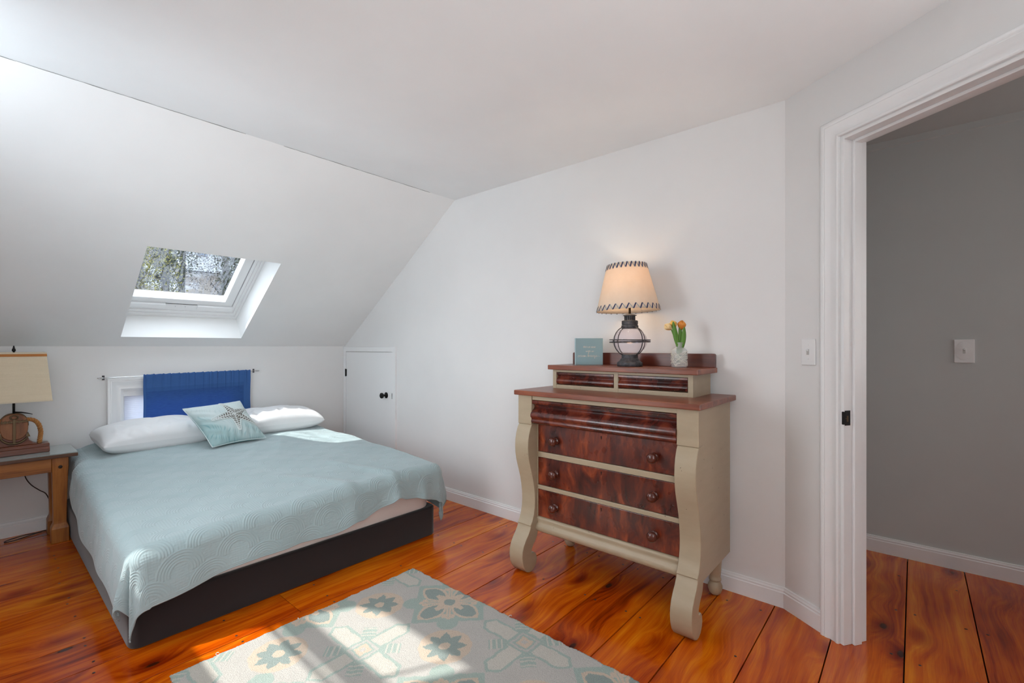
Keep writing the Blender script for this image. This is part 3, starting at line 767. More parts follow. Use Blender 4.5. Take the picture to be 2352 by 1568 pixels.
# starfish cushion, defined by its four corners
TL, TR, BR, BL = Vector((.955, 3.86, .765)), Vector((1.318, 3.84, .792)), Vector((1.415, 3.60, .527)), Vector((1.050, 3.555, .522))
cN = ((TR-BL).cross(TL-BR)).normalized()
if cN.y > 0: cN = -cN
def cush(s, t, side=1, lift=0.0):
    """s,t in -1..1 ; s right, t up"""
    pin = (1-.085*(1-t*t)*s*s)*(1-.02*np.abs(t)**8); pit = (1-.085*(1-s*s)*t*t)*(1-.02*np.abs(s)**8)
    a, b = (s*pin+1)/2, (t*pit+1)/2
    a3, b3 = a[..., None], b[..., None]
    P = (1-a3)*(1-b3)*np.array(BL)+a3*(1-b3)*np.array(BR)+(1-a3)*b3*np.array(TL)+a3*b3*np.array(TR)
    prof = (np.clip((1-np.abs(s)**2.3)*(1-np.abs(t)**2.3), 0, 1))**.5
    wr = .0050*np.sin(22*t+10*s)*np.exp(-((s+.75)/.3)**2)+.0045*np.sin(26*s-8*t)*np.exp(-((t+.75)/.3)**2)+.003*np.sin(14*s+17*t)*np.exp(-((s-.8)/.25)**2)
    return P+np.array(cN)*((side*.068*prof+wr*prof+lift)[..., None])
n = 130
s = np.linspace(-1, 1, n)[:, None]*np.ones((1, n)); t = np.ones((n, 1))*np.linspace(-1, 1, n)[None]
def lin(r, g, b): return np.array(srgb(r, g, b)[:3])
ce = empty('throw_pillow', tuple((BL+BR)/2), 'aqua throw pillow with an appliqued starfish, leaning on the white pillows', 'throw pillow')
rg = np.random.RandomState(2)
dye = .5+.5*np.sin(60*s+6*np.sin(5*t)+3*np.sin(11*s))*np.sin(7*t+4*s)
msk = np.clip(-.45*s-.75*t+.25+.25*np.sin(5*s+3*t), 0, 1)
col = (lin(200, 212, 212)[None, None]*(1-msk[..., None])+lin(158, 186, 187)*msk[..., None])
k2 = (np.clip(dye-.72, 0, 1)*2.2*np.clip(msk+.2, 0, 1))[..., None]
col = col*(1-k2)+lin(96, 148, 156)*k2
arrmesh('front_cover', cush(s, t), CUSHM, ce, cols=col)
arrmesh('back_cover', cush(s, t, -1)[::-1], CUSHM, ce, cols=np.ones((n, n, 3))*lin(120, 176, 180))
e = np.linspace(-1, 1, 40)[:-1]; o1 = np.ones_like(e)
ep = np.concatenate([cush(e, -o1), cush(o1, e), cush(-e, o1), cush(-o1, -e)])
MB().tube([tuple(p) for p in ep], .0028, 8, closed=True).build('piping', fabric('piping_white', srgb(214, 226, 226), scale=500), ce, smooth='all')
# starfish
def star_r(a, c0=1.38, R=(.80, .76, .74, .84, .80), r0=.22):
    best = 0
    return best
arms = [(100, .80), (23, .82), (-38, .92), (-103, .80), (-172, .88)]
def star_sdf(x, y):
    """positive inside: union of five tapering arms with a soft web"""
    v = np.full_like(x, -1.0)
    for deg, L in arms:
        a = math.radians(deg); p = x*math.cos(a)+y*math.sin(a); w = -x*math.sin(a)+y*math.cos(a)
        pp = np.clip(p/L, 0, 1)
        hw = .055+.20*(1-pp)**1.7
        dd = np.where(p < 0, hw-np.hypot(p, w), np.where(p > L-.055, .055-np.hypot(p-(L-.055), w), hw-np.abs(w)))
        v = np.maximum(v, dd)
    return v
g = 300; ax = np.linspace(-1.0, 1.0, g); SX, SY = np.meshgrid(ax, ax, indexing='ij')
CXs, CYs = .28, .12
sx, sy = SX-CXs, SY-CYs
sd_ = star_sdf(sx, sy)
cl = np.ones((g, g, 3))*lin(196, 200, 198)
for deg, L in arms:
    a = math.radians(deg); p = sx*math.cos(a)+sy*math.sin(a); w = -sx*math.sin(a)+sy*math.cos(a)
    ang = np.degrees(np.arctan2(sy, sx)); dang = (ang-deg+180) % 360-180
    mine = np.abs(dang) < 36
    tile = (((p+.35*np.abs(w))/.088+.5*(w > 0)) % 1 < .58) & (np.abs(w) > .016) & (p > .05) & (sd_ > .035) & (p < L*.90)
    far = p > L*.62
    tile = tile & (~far | (np.sin(p*90+w*140) > -.2))
    cl = np.where((mine & tile)[..., None], lin(92, 88, 80), cl)
cl = np.where(((sd_ < .035))[..., None], lin(186, 204, 204), cl)
keep = (sd_ > 0) & (np.abs(SX) < .97) & (np.abs(SY) < .97)
Pst = cush(SX, SY, 1, .0022)
idx = -np.ones((g, g), int); m = MB(); fs = []
use = np.zeros((g, g), bool)
kk = keep[:-1, :-1] & keep[1:, :-1] & keep[1:, 1:] & keep[:-1, 1:]
use[:-1, :-1] |= kk; use[1:, :-1] |= kk; use[1:, 1:] |= kk; use[:-1, 1:] |= kk
idx[use] = np.arange(use.sum())
ii, jj = np.where(kk)
fs = np.stack([idx[ii, jj], idx[ii+1, jj], idx[ii+1, jj+1], idx[ii, jj+1]], -1).tolist()
m.v = Pst[use].tolist(); m.f = fs; m.mi = [0]*len(fs)
so_ = m.build('starfish_applique', STARM, ce, smooth='all', fixn=False)
a = so_.data.color_attributes.new('pattern', 'FLOAT_COLOR', 'POINT'); cc = np.ones((use.sum(), 4), np.float32); cc[:, :3] = cl[use]; a.data.foreach_set('color', cc.reshape(-1))
# cord around the starfish: contour of the shape in polar steps
pts = []
for i in range(240):
    a = 2*PI*i/240
    lo, hi = 0.0, 1.2
    rr = np.linspace(0, 1.1, 400); vals = star_sdf(rr*math.cos(a), rr*math.sin(a)); ok = np.where(vals > 0)[0]
    R = rr[ok[-1]] if len(ok) else 0
    pts.append((min(max(CXs+R*math.cos(a), -.97), .97), min(max(CYs+R*math.sin(a), -.97), .97)))
ps = np.array(pts); pp3 = cush(ps[:, 0], ps[:, 1], 1, .003)
MB().tube([tuple(p) for p in pp3], .0020, 6, closed=True).build('starfish_cord', fabric('cord_white', srgb(226, 230, 228), scale=500), ce, smooth='all')

# ------------------------------------------------------------------ rug
RX0, RX1, RY0r, RY1 = .468, 1.556, .38, 2.045
st = .0042
ux = np.arange(RX0, RX1, st); uy = np.arange(RY0r, RY1, st)
GX, GY = np.meshgrid(ux, uy, indexing='ij')
La = .452; FX, FY = 1.455, 1.640
base_c = lin(194, 190, 184); teal = lin(168, 182, 174); teal2 = lin(150, 162, 157); peach = lin(210, 191, 172); beige_c = lin(204, 199, 189)
C = np.ones(GX.shape+(3,))*base_c
nz = sum(np.sin(GX*a+GY*b+c) for a, b, c in ((23, 11, 0), (-17, 29, 1), (41, 7, 2), (9, -37, 3), (53, 47, 4), (-61, 31, 5)))/6
C = C*(1+.035*nz[..., None])
wob = .0025*np.sin(GX*90)*np.sin(GY*80+1)
ni = np.round((GX-FX)/La); nj = np.round((GY-FY)/La)
lx, ly = GX-FX-ni*La+wob, GY-FY-nj*La+wob
isfl = (np.abs(ni+nj) % 2) == 0
d1_ = np.abs(lx)+np.abs(ly); al, be = np.abs(lx), np.abs(ly)
def put(m, c):
    global C
    C = np.where(m[..., None], c, C)
F = isfl
bump_ = np.minimum.reduce([np.hypot(lx-sx_*.118, ly-sy_*.118) for sx_ in (-1, 1) for sy_ in (-1, 1)])
put(F & ((d1_ < .222) | (bump_ < .045)), teal)
hi_, lo_ = np.maximum(al, be), np.minimum(al, be)
# four axis petals (leaf outlines) and diagonal clubs
pw = lambda t: .054*np.sin(PI*np.clip((t-.02)/.165, 0, 1))**.8
leaf = (lo_ < pw(hi_)) & (hi_ < .185) & (hi_ > .02)
inner = (lo_ < pw(hi_)-.0135) & (hi_ < .163) & (hi_ > .05)
put(F & leaf, peach); put(F & inner, teal2)
put(F & inner & (lo_ < .004+.25*np.clip(.11-hi_, 0, 1)) & (hi_ < .085), peach)
di = (al+be)/math.sqrt(2); dj = np.abs(al-be)/math.sqrt(2)
put(F & (di > .03) & (di < .13) & (np.abs(dj-.007) < .0048), peach)
put(F & (np.hypot(di-.112, dj-.016) < .014), peach); put(F & (np.hypot(di-.130, dj) < .010), peach)
rc = np.hypot(lx, ly); put(F & (rc < .046), peach); put(F & (rc < .026), teal2)
# cross tiles
K = ~isfl
arm = ((hi_ < .228) & (lo_ < np.minimum(.045, (.228-hi_)*1.2)))
arm_in = ((hi_ < .212) & (lo_ < np.minimum(.033, (.212-hi_)*1.2)))
put(K & arm, teal); put(K & arm_in, beige_c)
for q in (.055, .078, .1): pass
put(K & (np.abs(al-be) < .042) & (di > .05) & (di < .145) & (lo_ > .040), teal)
put(K & (np.abs(al-be) < .042) & (di > .05) & (di < .145) & (lo_ > .040) & (((di*100) % 2.2) < .7), beige_c)
put(K & (hi_ < .058), teal); put(K & (hi_ < .046), base_c); put(K & (hi_ < .036), teal); put(K & (hi_ < .027), peach); put(K & (hi_ < .011), base_c)
# star rings at the half nodes
hx = (GX-FX-La/2) ; hy = (GY-FY-La/2)
hx = hx-np.round(hx/La)*La+wob; hy = hy-np.round(hy/La)*La-wob
rr = np.hypot(hx, hy); an = np.arctan2(hy, hx)
tri = np.abs(((an/(PI/4)+.5) % 1)-.5)*2
put(rr < .106, peach)
put((rr < .052+.036*(1-tri)**.9), teal2)
put(rr < .022, peach)
for sc_ in (.128, .134): pass
# rug edge wobble and pile height
hz = .008+.0012*np.random.RandomState(1).rand(*GX.shape)+.0005*nz
edge = np.minimum.reduce([GX-RX0, RX1-GX, GY-RY0r, RY1-GY]); hz = hz*np.clip(edge/.010+.15, 0, 1)**.5
EX = GX+.003*np.sin(GY*60+2*np.sin(GY*23))*(GX > RX1-.03)+.0015*np.random.RandomState(4).randn(*GX.shape)*(edge < .006)
EY = GY+.003*np.sin(GX*50+2*np.sin(GX*31))*(GY > RY1-.03)+.0015*np.random.RandomState(5).randn(*GX.shape)*(edge < .006)
cr_ = (edge < 1e9)
rug = arrmesh('area_rug', np.stack([EX, EY, hz], -1), RUGM, cols=C)
so = rug.modifiers.new('thick', 'SOLIDIFY'); so.thickness = .0055; so.offset = -1
tag(rug, 'grey, aqua and peach tufted rug with tile pattern on the plank floor', 'rug')
for i, (x, y, a) in enumerate(((1.563, 1.352, .4), (.94, 2.049, 2.2), (.63, 2.05, 1.1))):
    pt = [(x+.012*math.cos(a+.8*k)*k/3, y+.010*math.sin(a+.5*k)*k/3, .004+.004*math.sin(k)) for k in range(5)]
    MB().tube(pt, .0012, 6).build('loose_tuft', WATER, rug, smooth='all')

# ------------------------------------------------------------------ dresser
DY0, DY1 = .670, 1.633
dr = empty('dresser', (2.2, 1.152, 0), 'antique chest of drawers, taupe painted with mahogany drawers and scroll legs', 'dresser')
def bz(name, a, b, mat=BEIGE, par=dr, bv=.0025): return MB().box(a, b).build(name, mat, par, bv)
# scroll columns: side profile (x, z)
front = [(1.950, .783), (1.938, .765), (1.926, .735), (1.918, .700), (1.916, .665), (1.918, .630), (1.925, .595), (1.936, .560), (1.948, .525), (1.959, .490), (1.968, .450), (1.974, .410), (1.976, .370), (1.973, .330), (1.965, .295), (1.952, .265), (1.936, .246)]
foot = [(1.942, .244), (1.936, .228), (1.920, .205), (1.900, .182), (1.882, .155), (1.872, .125), (1.870, .098), (1.875, .065), (1.888, .035), (1.908, .012), (1.930, .003), (1.950, .003), (1.972, .012), (1.988, .032), (1.994, .055), (1.990, .078), (1.978, .094), (1.964, .098), (1.952, .094), (1.948, .104), (1.952, .122), (1.966, .142), (1.984, .160), (1.998, .180), (2.004, .204), (2.012, .225), (2.012, .783)]
for y0, y1 in ((DY0, DY0+.090), (DY1-.090, DY1)):
    MB().prism(front+foot, y0, y1, 'y').build('scroll_leg', BEIGE, dr, .0025, smooth=True, angle=30)
    bz('post_block', (1.945, y0-.001, .783), (2.03, y1+.001, .938))
# carcass
bz('side_panel', (2.012, DY0+.006, .205), (2.40, DY0+.026, .938))
bz('side_panel', (2.012, DY1-.026, .205), (2.40, DY1-.006, .938))
bz('back_panel', (2.385, DY0+.026, .205), (2.40, DY1-.026, .938))
bz('inner_case', (2.02, DY0+.026, .215), (2.385, DY1-.026, .93), DARKWOOD)
IY0, IY1 = DY0+.0895, DY1-.0895
bz('top_rail', (1.952, IY0, .915), (2.03, IY1, .938))
bz('drawer_rail', (1.994, IY0, .606), (2.03, IY1, .635))
bz('drawer_rail', (1.994, IY0, .434), (2.03, IY1, .456))
bz('drawer_divider', (1.994, IY0, .785), (2.03, IY1, .79))
bz('drawer_stile', (1.994, IY0, .28), (2.03, IY0+.006, .79)); bz('drawer_stile', (1.994, IY1-.006, .28), (2.03, IY1, .79))
ap = [(2.03, .284), (2.0, .284), (1.993, .280), (1.990, .272), (1.994, .262), (1.992, .250), (1.984, .240), (1.981, .228), (1.985, .214), (1.994, .206), (2.004, .203), (2.03, .203)]
MB().prism(ap, IY0, IY1, 'y').build('bottom_moulding', BEIGE, dr, 0, smooth=True, angle=50)
# rear turned legs
tl = [(0, .002), (.018, .002), (.027, .012), (.033, .030), (.033, .045), (.026, .060), (.021, .066), (.028, .072), (.028, .080), (.024, .085), (.026, .10), (.030, .16), (.032, .178), (.030, .186), (.024, .19), (.024, .206), (0, .206)]
for y in (DY0+.062, DY1-.062):
    MB().lathe(tl, 28, Matrix.Translation((2.355, y, 0))).build('turned_leg', BEIGE, dr, smooth=True, angle=50)
# drawers
def knob(x, y, z, par):
    M = Matrix.Translation((x, y, z)) @ Matrix.Rotation(-PI/2, 4, 'Y')
    MB().lathe([(0, 0), (.020, 0), (.021, .003), (.017, .007), (.011, .010), (.0105, .014), (.015, .018), (.0215, .024), (.0235, .031), (.0225, .038), (.016, .044), (.008, .0465), (0, .047)], 28, M).build('knob', KNOBW, par, smooth='all')
def keyhole(x, y, z, par, s=1):
    m = MB(); M = Matrix.Translation((x, y, z)) @ Matrix.Rotation(-PI/2, 4, 'Y')
    m.lathe([(0, 0), (.0034*s, 0), (.0034*s, .0012), (0, .0012)], 12, M); m.box((x-.0012, y-.0018*s, z-.011*s), (x, y+.0018*s, z)); m.build('keyhole', HOLE, par)
for z0, z1, zk, zh in ((.636, .784, .704, .760), (.457, .605, .531, .588), (.286, .433, .3555, .411)):
    d = MB().box((1.998, IY0+.007, z0+.0012), (2.028, IY1-.007, z1-.0015)).build('drawer', VENEER, dr, .0015)
    for y in (.881, 1.422): knob(1.998, y, zk, d)
    keyhole(1.998, 1.152, zh, d)
# rolled top drawer
rp = [(2.03, .9135), (1.953, .9135), (1.950, .911), (1.950, .897), (1.953, .894), (1.962, .891), (1.970, .885), (1.972, .878), (1.968, .871), (1.958, .863), (1.946, .855), (1.938, .846), (1.934, .836), (1.936, .826), (1.943, .820), (1.945, .813), (1.941, .806), (1.942, .798), (1.950, .790), (1.962, .786), (2.03, .786)]
MB().prism(rp, IY0+.002, IY1-.002, 'y').build('rolled_drawer', ROLL, dr, 0, smooth=True, angle=45)
# main top
tb = MB().box((1.926, .655, .938), (2.425, 1.650, .9635)).build('top', TOPWOOD, dr, .004)
# upper glove-box
UX, UY0, UY1, UZ0, UZ1 = 2.160, .768, 1.557, .9635, 1.069
bz('upper_side', (UX+.0195, UY0, UZ0), (2.40, UY0+.018, UZ1), bv=0); bz('upper_side', (UX+.0195, UY1-.018, UZ0), (2.40, UY1, UZ1), bv=0)
bz('upper_back', (2.385, UY0+.018, UZ0), (2.40, UY1-.018, UZ1))
m = MB()
for a, b in (((UY0), UY0+.024), (UY1-.024, UY1), (1.148, 1.172)): m.box((UX, a, UZ0), (UX+.02, b, UZ1))
for a, b in ((UY0+.024, 1.148), (1.172, UY1-.024)): m.box((UX+.001, a, UZ0), (UX+.02, b, UZ0+.021)); m.box((UX+.001, a, UZ1-.014), (UX+.02, b, UZ1))
m.build('upper_frame', BEIGE, dr, .001)
for a, b in ((UY0+.0255, 1.1465), (1.1735, UY1-.0255)):
    zz0, zz1 = UZ0+.0225, UZ1-.0155; H = zz1-zz0
    rp2 = [(UX+.05, zz1), (UX+.002, zz1), (UX, zz1-.001), (UX, zz1-.010), (UX+.003, zz1-.012), (UX+.013, zz1-.018), (UX+.015, zz1-.024), (UX+.010, zz1-.030), (UX+.002, zz1-.036), (UX-.003, zz1-.043), (UX-.004, zz1-.050), (UX-.001, zz1-.057), (UX+.006, zz0+.002), (UX+.012, zz0), (UX+.05, zz0)]
    d = MB().prism(rp2, a, b, 'y').build('upper_drawer', ROLL, dr, 0, smooth=True, angle=45)
    keyhole(UX+.002, (a+b)/2, zz1-.012, d, .9)
MB().box((2.135, .738, 1.069), (2.412, 1.576, 1.0945)).build('upper_top', TOPWOOD, dr, .003)
# back splash with rounded upper corners
pl = [(.742, 1.0945)]+[(.742+.008*(1-math.cos(t)), 1.155+.008*math.sin(t)) for t in np.linspace(0, PI/2, 5)]+[(1.573-.008*(1-math.cos(t)), 1.155+.008*math.sin(t)) for t in np.linspace(PI/2, 0, 5)]+[(1.573, 1.0945)]
MB().prism(pl, 2.388, 2.408, 'x').build('backsplash', DARKWOOD, dr, .002)

# ------------------------------------------------------------------ lantern table lamp on the dresser
LX, LY, LZ = 2.272, 1.139, 1.0948
la = empty('lantern_lamp', (LX, LY, LZ), 'lit table lamp with caged glass lantern body and laced cream shade on the dresser', 'table lamp')
T = Matrix.Translation((LX, LY, LZ))
MB().lathe([(0, 0), (.064, 0), (.066, .003), (.066, .017), (.063, .022), (.057, .025), (.051, .030), (.049, .036), (.044, .041), (.042, .043), (.042, .060), (.038, .063), (0, .063)], 48, T).build('lamp_base', IRON, la, smooth=True, angle=40)
gp = []
for i in range(41):
    t = -PI/2+PI*i/40
    r_, z_ = .089*math.cos(t), .132+.071*math.sin(t)
    if r_ > .036: gp.append((r_+.0028*(math.sin(i*2.2) if (i < 13 or i > 27) else 0), z_))
gp = [(.036, gp[0][1]-.002)]+gp+[(.036, gp[-1][1]+.004)]
globe = MB().lathe(gp, 64, T, cap=False).build('glass_globe', CLEAR, la, smooth='all')
m = MB()
for z_ in (.128, .139):
    m.tube([(.104*math.cos(a), .104*math.sin(a), z_+(.0022 if z_ > .13 else -.002)*math.cos(a-1.0)) for a in np.linspace(0, 2*PI, 49)[:-1]], .0026, 8, closed=True, M=T)
for q in range(4):
    a = PI/4+q*PI/2+.35
    pts = []
    for i in range(25):
        t = -PI/2+.42+(PI-.84)*i/24
        rr = .101*math.cos(t)**.85; pts.append((rr*math.cos(a), rr*math.sin(a), .133+.079*math.sin(t)))
    m.tube(pts, .0026, 8, M=T)
    m.tube([((.100+.006*0)*math.cos(a), .100*math.sin(a), .124), (.108*math.cos(a), .108*math.sin(a), .1335), (.100*math.cos(a), .100*math.sin(a), .143)], .002, 6, M=T)
m.build('wire_cage', IRON, la, smooth='all')
MB().lathe([(0, .199), (.042, .199), (.044, .202), (.044, .214), (.040, .217), (.040, .219), (.042, .221), (.042, .238), (.038, .241), (.028, .242), (.028, .243), (0, .243)], 40, T).build('neck_collar', IRON, la, smooth=True, angle=40)
m = MB()
for i in range(16):
    a = 2*PI*i/16; M = T @ Matrix.Rotation(a, 4, 'Z'); m.box((.0255, -.0028, .243), (.0285, .0028, .268), M)
m.lathe([(0, .243), (.019, .243), (.019, .268), (0, .268)], 16, T)
m.lathe([(0, .266), (.036, .266), (.036, .268), (.028, .272), (.010, .277), (0, .277)], 32, T)
m.build('vented_chimney', IRON, la, smooth=True, angle=40)
MB().tube([(0, 0, .275), (0, 0, .40)], .006, 12, M=T).build('stem', BRASS, la, smooth='all')
# shade
M_ = Mat('cream_parchment_shade', srgb(236, 224, 206), .8)
_n = M_.noise(M_.obj(), 30, 3, .6); M_.color(M_.mix(_n, srgb(228, 216, 198), srgb(242, 232, 216)))
_t = M_.node('ShaderNodeBsdfTranslucent'); _t.inputs[0].default_value = srgb(250, 224, 190); _m = M_.node('ShaderNodeMixShader'); _m.inputs[0].default_value = .30
M_.link(M_.p.outputs[0], _m.inputs[1]); M_.link(_t.outputs[0], _m.inputs[2]); M_.link(_m.outputs[0], M_.nt.nodes['Material Output'].inputs[0])
SHADE = M_.m
s0, s1, r0, r1 = .293, .535, .165, .103
TS = T @ Matrix.Rotation(math.radians(-2.0), 4, 'X') 
def shp(a, f, lift=0): 
    rr = r0+(r1-r0)*f+lift; return (rr*math.cos(a), rr*math.sin(a), s0+(s1-s0)*f)
P = np.array([[shp(a, f) for f in np.linspace(0, 1, 12)] for a in np.linspace(0, 2*PI, 97)])
m = MB(); m.grid(P, M=TS); sh = m.build('lamp_shade', SHADE, la, smooth='all')
so = sh.modifiers.new('thick', 'SOLIDIFY'); so.thickness = .0012
LACE = Mat('navy_lacing', srgb(44, 52, 88), .7).m; LACE2 = Mat('grey_lacing', srgb(160, 164, 160), .7).m
N = 30
for nm, mt, sh_ in (('lacing', LACE, 0), ('back_lacing', LACE2, 1)):
    for e_, f0, f1 in ((0, -.012, .11), (1, 1.012, .885)):
        m = MB()
        for i in range(N):
            a0 = 2*PI*(i)/N; a1 = a0+2*PI/N*.42
            wd = (.0035 if sh_ == 0 else .0022)/(r0 if e_ == 0 else r1)
            if sh_: a0 = a1+0; a1 = 2*PI*(i+1)/N
            fA, fB = (f0, f1) if not sh_ else (f1, f0)
            if e_ == 1 and not sh_: fA, fB = f1, f0
            if e_ == 1 and sh_: fA, fB = f0, f1
            q = [shp(a0-wd, fA, .0014), shp(a0+wd, fA, .0014), shp(a1+wd, fB, .0014), shp(a1-wd, fB, .0014)]
            q2 = [shp(a0-wd, fA, .0005), shp(a0+wd, fA, .0005), shp(a1+wd, fB, .0005), shp(a1-wd, fB, .0005)]
            m.add(q+q2, [(0, 1, 2, 3), (7, 6, 5, 4), (0, 4, 5, 1), (1, 5, 6, 2), (2, 6, 7, 3), (3, 7, 4, 0)], TS)
        m.build(nm, mt, sh)
m = MB()
m.tube([(0, 0, .40), (0, 0, .45)], .012, 12, M=T)
for a in (0, 2*PI/3, 4*PI/3): m.tube([(0, 0, .43), (.125*math.cos(a), .125*math.sin(a), .350)], .0015, 6, M=T)
m.build('socket', BRASS, la, smooth='all')
BULB = Mat('bulb_frosted_lit', (1, 1, 1, 1), .5); BULB.p.inputs['Emission Color'].default_value = (1, .62, .3, 1); BULB.p.inputs['Emission Strength'].default_value = 6
MB().lathe([(0, .445), (.013, .448), (.016, .462), (.026, .480), (.029, .496), (.024, .512), (.012, .522), (0, .524)][::1], 24, T).build('light_bulb', BULB.m, la, smooth='all')
def plight(name, loc, e, rad, col):
    l = bpy.data.lights.new(name, 'POINT'); l.energy = e; l.shadow_soft_size = rad; l.color = col
    o = bpy.data.objects.new(name, l); COL.objects.link(o); o.location = loc; return o
plight('lamp_bulb_light', (LX-.034, LY+.01, LZ+.43), 1.1, .02, (1.0, .80, .58))
plight('lantern_night_light', (LX, LY, LZ+.15), .10, .015, (1.0, .62, .35))

# ------------------------------------------------------------------ sign block
R3 = Vector((math.cos(YAW), -math.sin(YAW), 0)); F3 = Vector((math.sin(YAW), math.cos(YAW), 0))
sg = empty('sign_block', (2.285, 1.395, 1.0948), 'small square blue block sign with script lettering on the dresser top', 'sign')
SB = Matrix(((R3.x, F3.x, 0, 2.285), (R3.y, F3.y, 0, 1.395), (0, 0, 1, 1.0948), (0, 0, 0, 1)))
SIGNB = Mat('sign_blue_paint', srgb(128, 156, 164), .6).m
MB().box((-.078, 0, 0), (.078, .028, .151), SB).build('block', SIGNB, sg, .001)
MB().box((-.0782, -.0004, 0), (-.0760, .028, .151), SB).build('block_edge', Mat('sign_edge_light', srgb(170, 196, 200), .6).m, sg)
TXT = Mat('sign_lettering_cream', srgb(226, 214, 200), .7).m
def text(body, size, x, z, shear, par, M, mat, off=0, sx=1):
    c = bpy.data.curves.new('t', 'FONT'); c.body = body; c.size = size; c.align_x = 'CENTER'; c.shear = shear; c.extrude = .0003; c.offset = off; c.resolution_u = 4
    o = bpy.data.objects.new('t', c); COL.objects.link(o); bpy.context.view_layer.update()
    me = bpy.data.meshes.new_from_object(o.evaluated_get(bpy.context.evaluated_depsgraph_get())); bpy.data.objects.remove(o)
    me.transform(M @ Matrix.Translation((x, -.0006, z)) @ Matrix.Rotation(PI/2, 4, 'X') @ Matrix.Scale(sx, 4, (1, 0, 0)))
    me.materials.clear(); me.materials.append(mat)
    q = bpy.data.objects.new('lettering', me); COL.objects.link(q); q.parent = par; q.matrix_parent_inverse = par.matrix_basis.inverted(); return q
text("life's at ease", .0145, 0, .097, .2, sg, SB, TXT)
text("with an", .0145, .003, .073, .2, sg, SB, TXT, sx=1.1)
# cursive last line, drawn as a thin pen stroke
def script(strokes, sc, x0, z0, M, rad, par):
    m = MB()
    for st_ in strokes:
        pts = [Vector((x0+x*sc, -.0004, z0+z*sc)) for x, z in st_]
        # catmull-rom smoothing
        sm = []
        for i in range(len(pts)-1):
            p0, p1, p2, p3 = pts[max(i-1, 0)], pts[i], pts[i+1], pts[min(i+2, len(pts)-1)]
            for k in range(5):
                t = k/5; sm.append(.5*((2*p1)+(-p0+p2)*t+(2*p0-5*p1+4*p2-p3)*t*t+(-p0+3*p1-3*p2+p3)*t**3))
        sm.append(pts[-1]); m.tube([M @ p for p in sm], rad, 5)
    return m.build('lettering', TXT, par, smooth='all')
def let(x, kind):
    L = {'o': [(0, .3), (-.15, 0), (.1, -.1), (.35, .2), (.25, .55), (0, .45), (.2, .4), (.55, .4)],
         'c': [(.45, .5), (.2, .6), (.0, .25), (.15, 0), (.4, .05), (.6, .2)],
         'e': [(0, .2), (.35, .35), (.3, .6), (.1, .5), (.1, .05), (.35, 0), (.6, .2)],
         'a': [(.45, .55), (.1, .5), (0, .1), (.25, 0), (.45, .5), (.42, .05), (.65, .15)],
         'n': [(0, 0), (.1, .55), (.1, 0), (.35, .5), (.5, .4), (.5, 0), (.75, .15)],
         'b': [(0, .1), (.45, 1.6), (.25, 1.7), (.0, .2), (.15, 0), (.4, .15), (.3, .5), (.1, .3), (.6, .4)],
         'r': [(0, .1), (.2, .6), (.3, .5), (.5, .5), (.45, .05), (.7, .15)],
         'z': [(0, .5), (.35, .55), (.1, .05), (.35, .1), (.2, -.6), (0, -.5), (.3, 0), (.65, .2)]}
    return [(x+a, b) for a, b in L[kind]]
strokes = []
x = 0
w1_ = []
for ch in 'ocean': w1_ += let(x, ch); x += .62
strokes.append(w1_); x += .55; w2_ = []
for ch in 'breeze': w2_ += let(x, ch); x += .62
w2_ += [(x+.4, .25), (x+.9, .15)]; strokes.append(w2_)
script(strokes, .0148, -.062, .0455, SB, .00055, sg)

# ------------------------------------------------------------------ bottle vase with tulips
VX, VY, VZ = 2.29, .883, 1.0948
va = empty('bottle_vase', (VX, VY, VZ), 'small square glass bottle wrapped in white twine, holding tulips', 'vase')
VM_ = Matrix(((R3.x, F3.x, 0, VX), (R3.y, F3.y, 0, VY), (0, 0, 1, VZ), (0, 0, 0, 1)))
def sqring(h_, z, rc, n=5):
    pts = []
    for cx, cy, a in ((1, 1, 0), (-1, 1, 90), (-1, -1, 180), (1, -1, 270)):
        for i in range(n+1):
            t = math.radians(a+90*i/n); pts.append((cx*(h_-rc)+rc*math.cos(t), cy*(h_-rc)+rc*math.sin(t), z))
    return pts
lv = [(.028, .0015, .006), (.030, .004, .007), (.030, .082, .007), (.0285, .089, .008), (.023, .095, .010), (.0165, .099, .0165), (.0155, .103, .0155), (.0155, .118, .0155), (.018, .1185, .018), (.018, .124, .018), (.015, .125, .015)]
vs = []; 
for h_, z, rc in lv: vs += sqring(h_, z, min(rc, h_))
Nn = 24; fs = [tuple(range(Nn))[::-1]]
for k in range(len(lv)-1):
    for i in range(Nn): j = (i+1) % Nn; fs.append((k*Nn+i, k*Nn+j, (k+1)*Nn+j, (k+1)*Nn+i))
m = MB(); m.add(vs, fs, VM_); m.build('bottle', BOTTLE, va, smooth=True, angle=50)
m = MB(); random.seed(9)
for i in range(74):
    za, zb = random.uniform(.008, .086), random.uniform(.008, .086); f = i % 2
    e1 = .0308
    pts = [(-e1, -e1, za), (e1, -e1, zb)] if f == 0 else [(e1, -e1, zb), (e1, e1, za)]
    if i % 5 == 0: pts = [(-e1, -e1, za), (-e1, e1, zb)]
    if i % 7 == 0: pts = [(-e1, e1, za), (e1, e1, zb)]
    m.tube(pts, .0006, 5, M=VM_)
m.build('twine', WATER, va, smooth='all')
GREEN = Mat('tulip_leaf_green', srgb(84, 136, 40), .5); _n = GREEN.noise(GREEN.scaled((200, 200, 12)), 1, 2, .5); GREEN.color(GREEN.mix(_n, srgb(62, 108, 30), srgb(112, 160, 62)))
def petalmat(n, a, b):
    M = Mat(n, rough=.5); f = M.noise(M.scaled((60, 60, 20)), 1, 3, .6); M.color(M.mix(f, a, b)); M.p.inputs['Subsurface Weight'].default_value = .1; M.p.inputs['Subsurface Radius'].default_value = (.01, .005, .002); return M.m
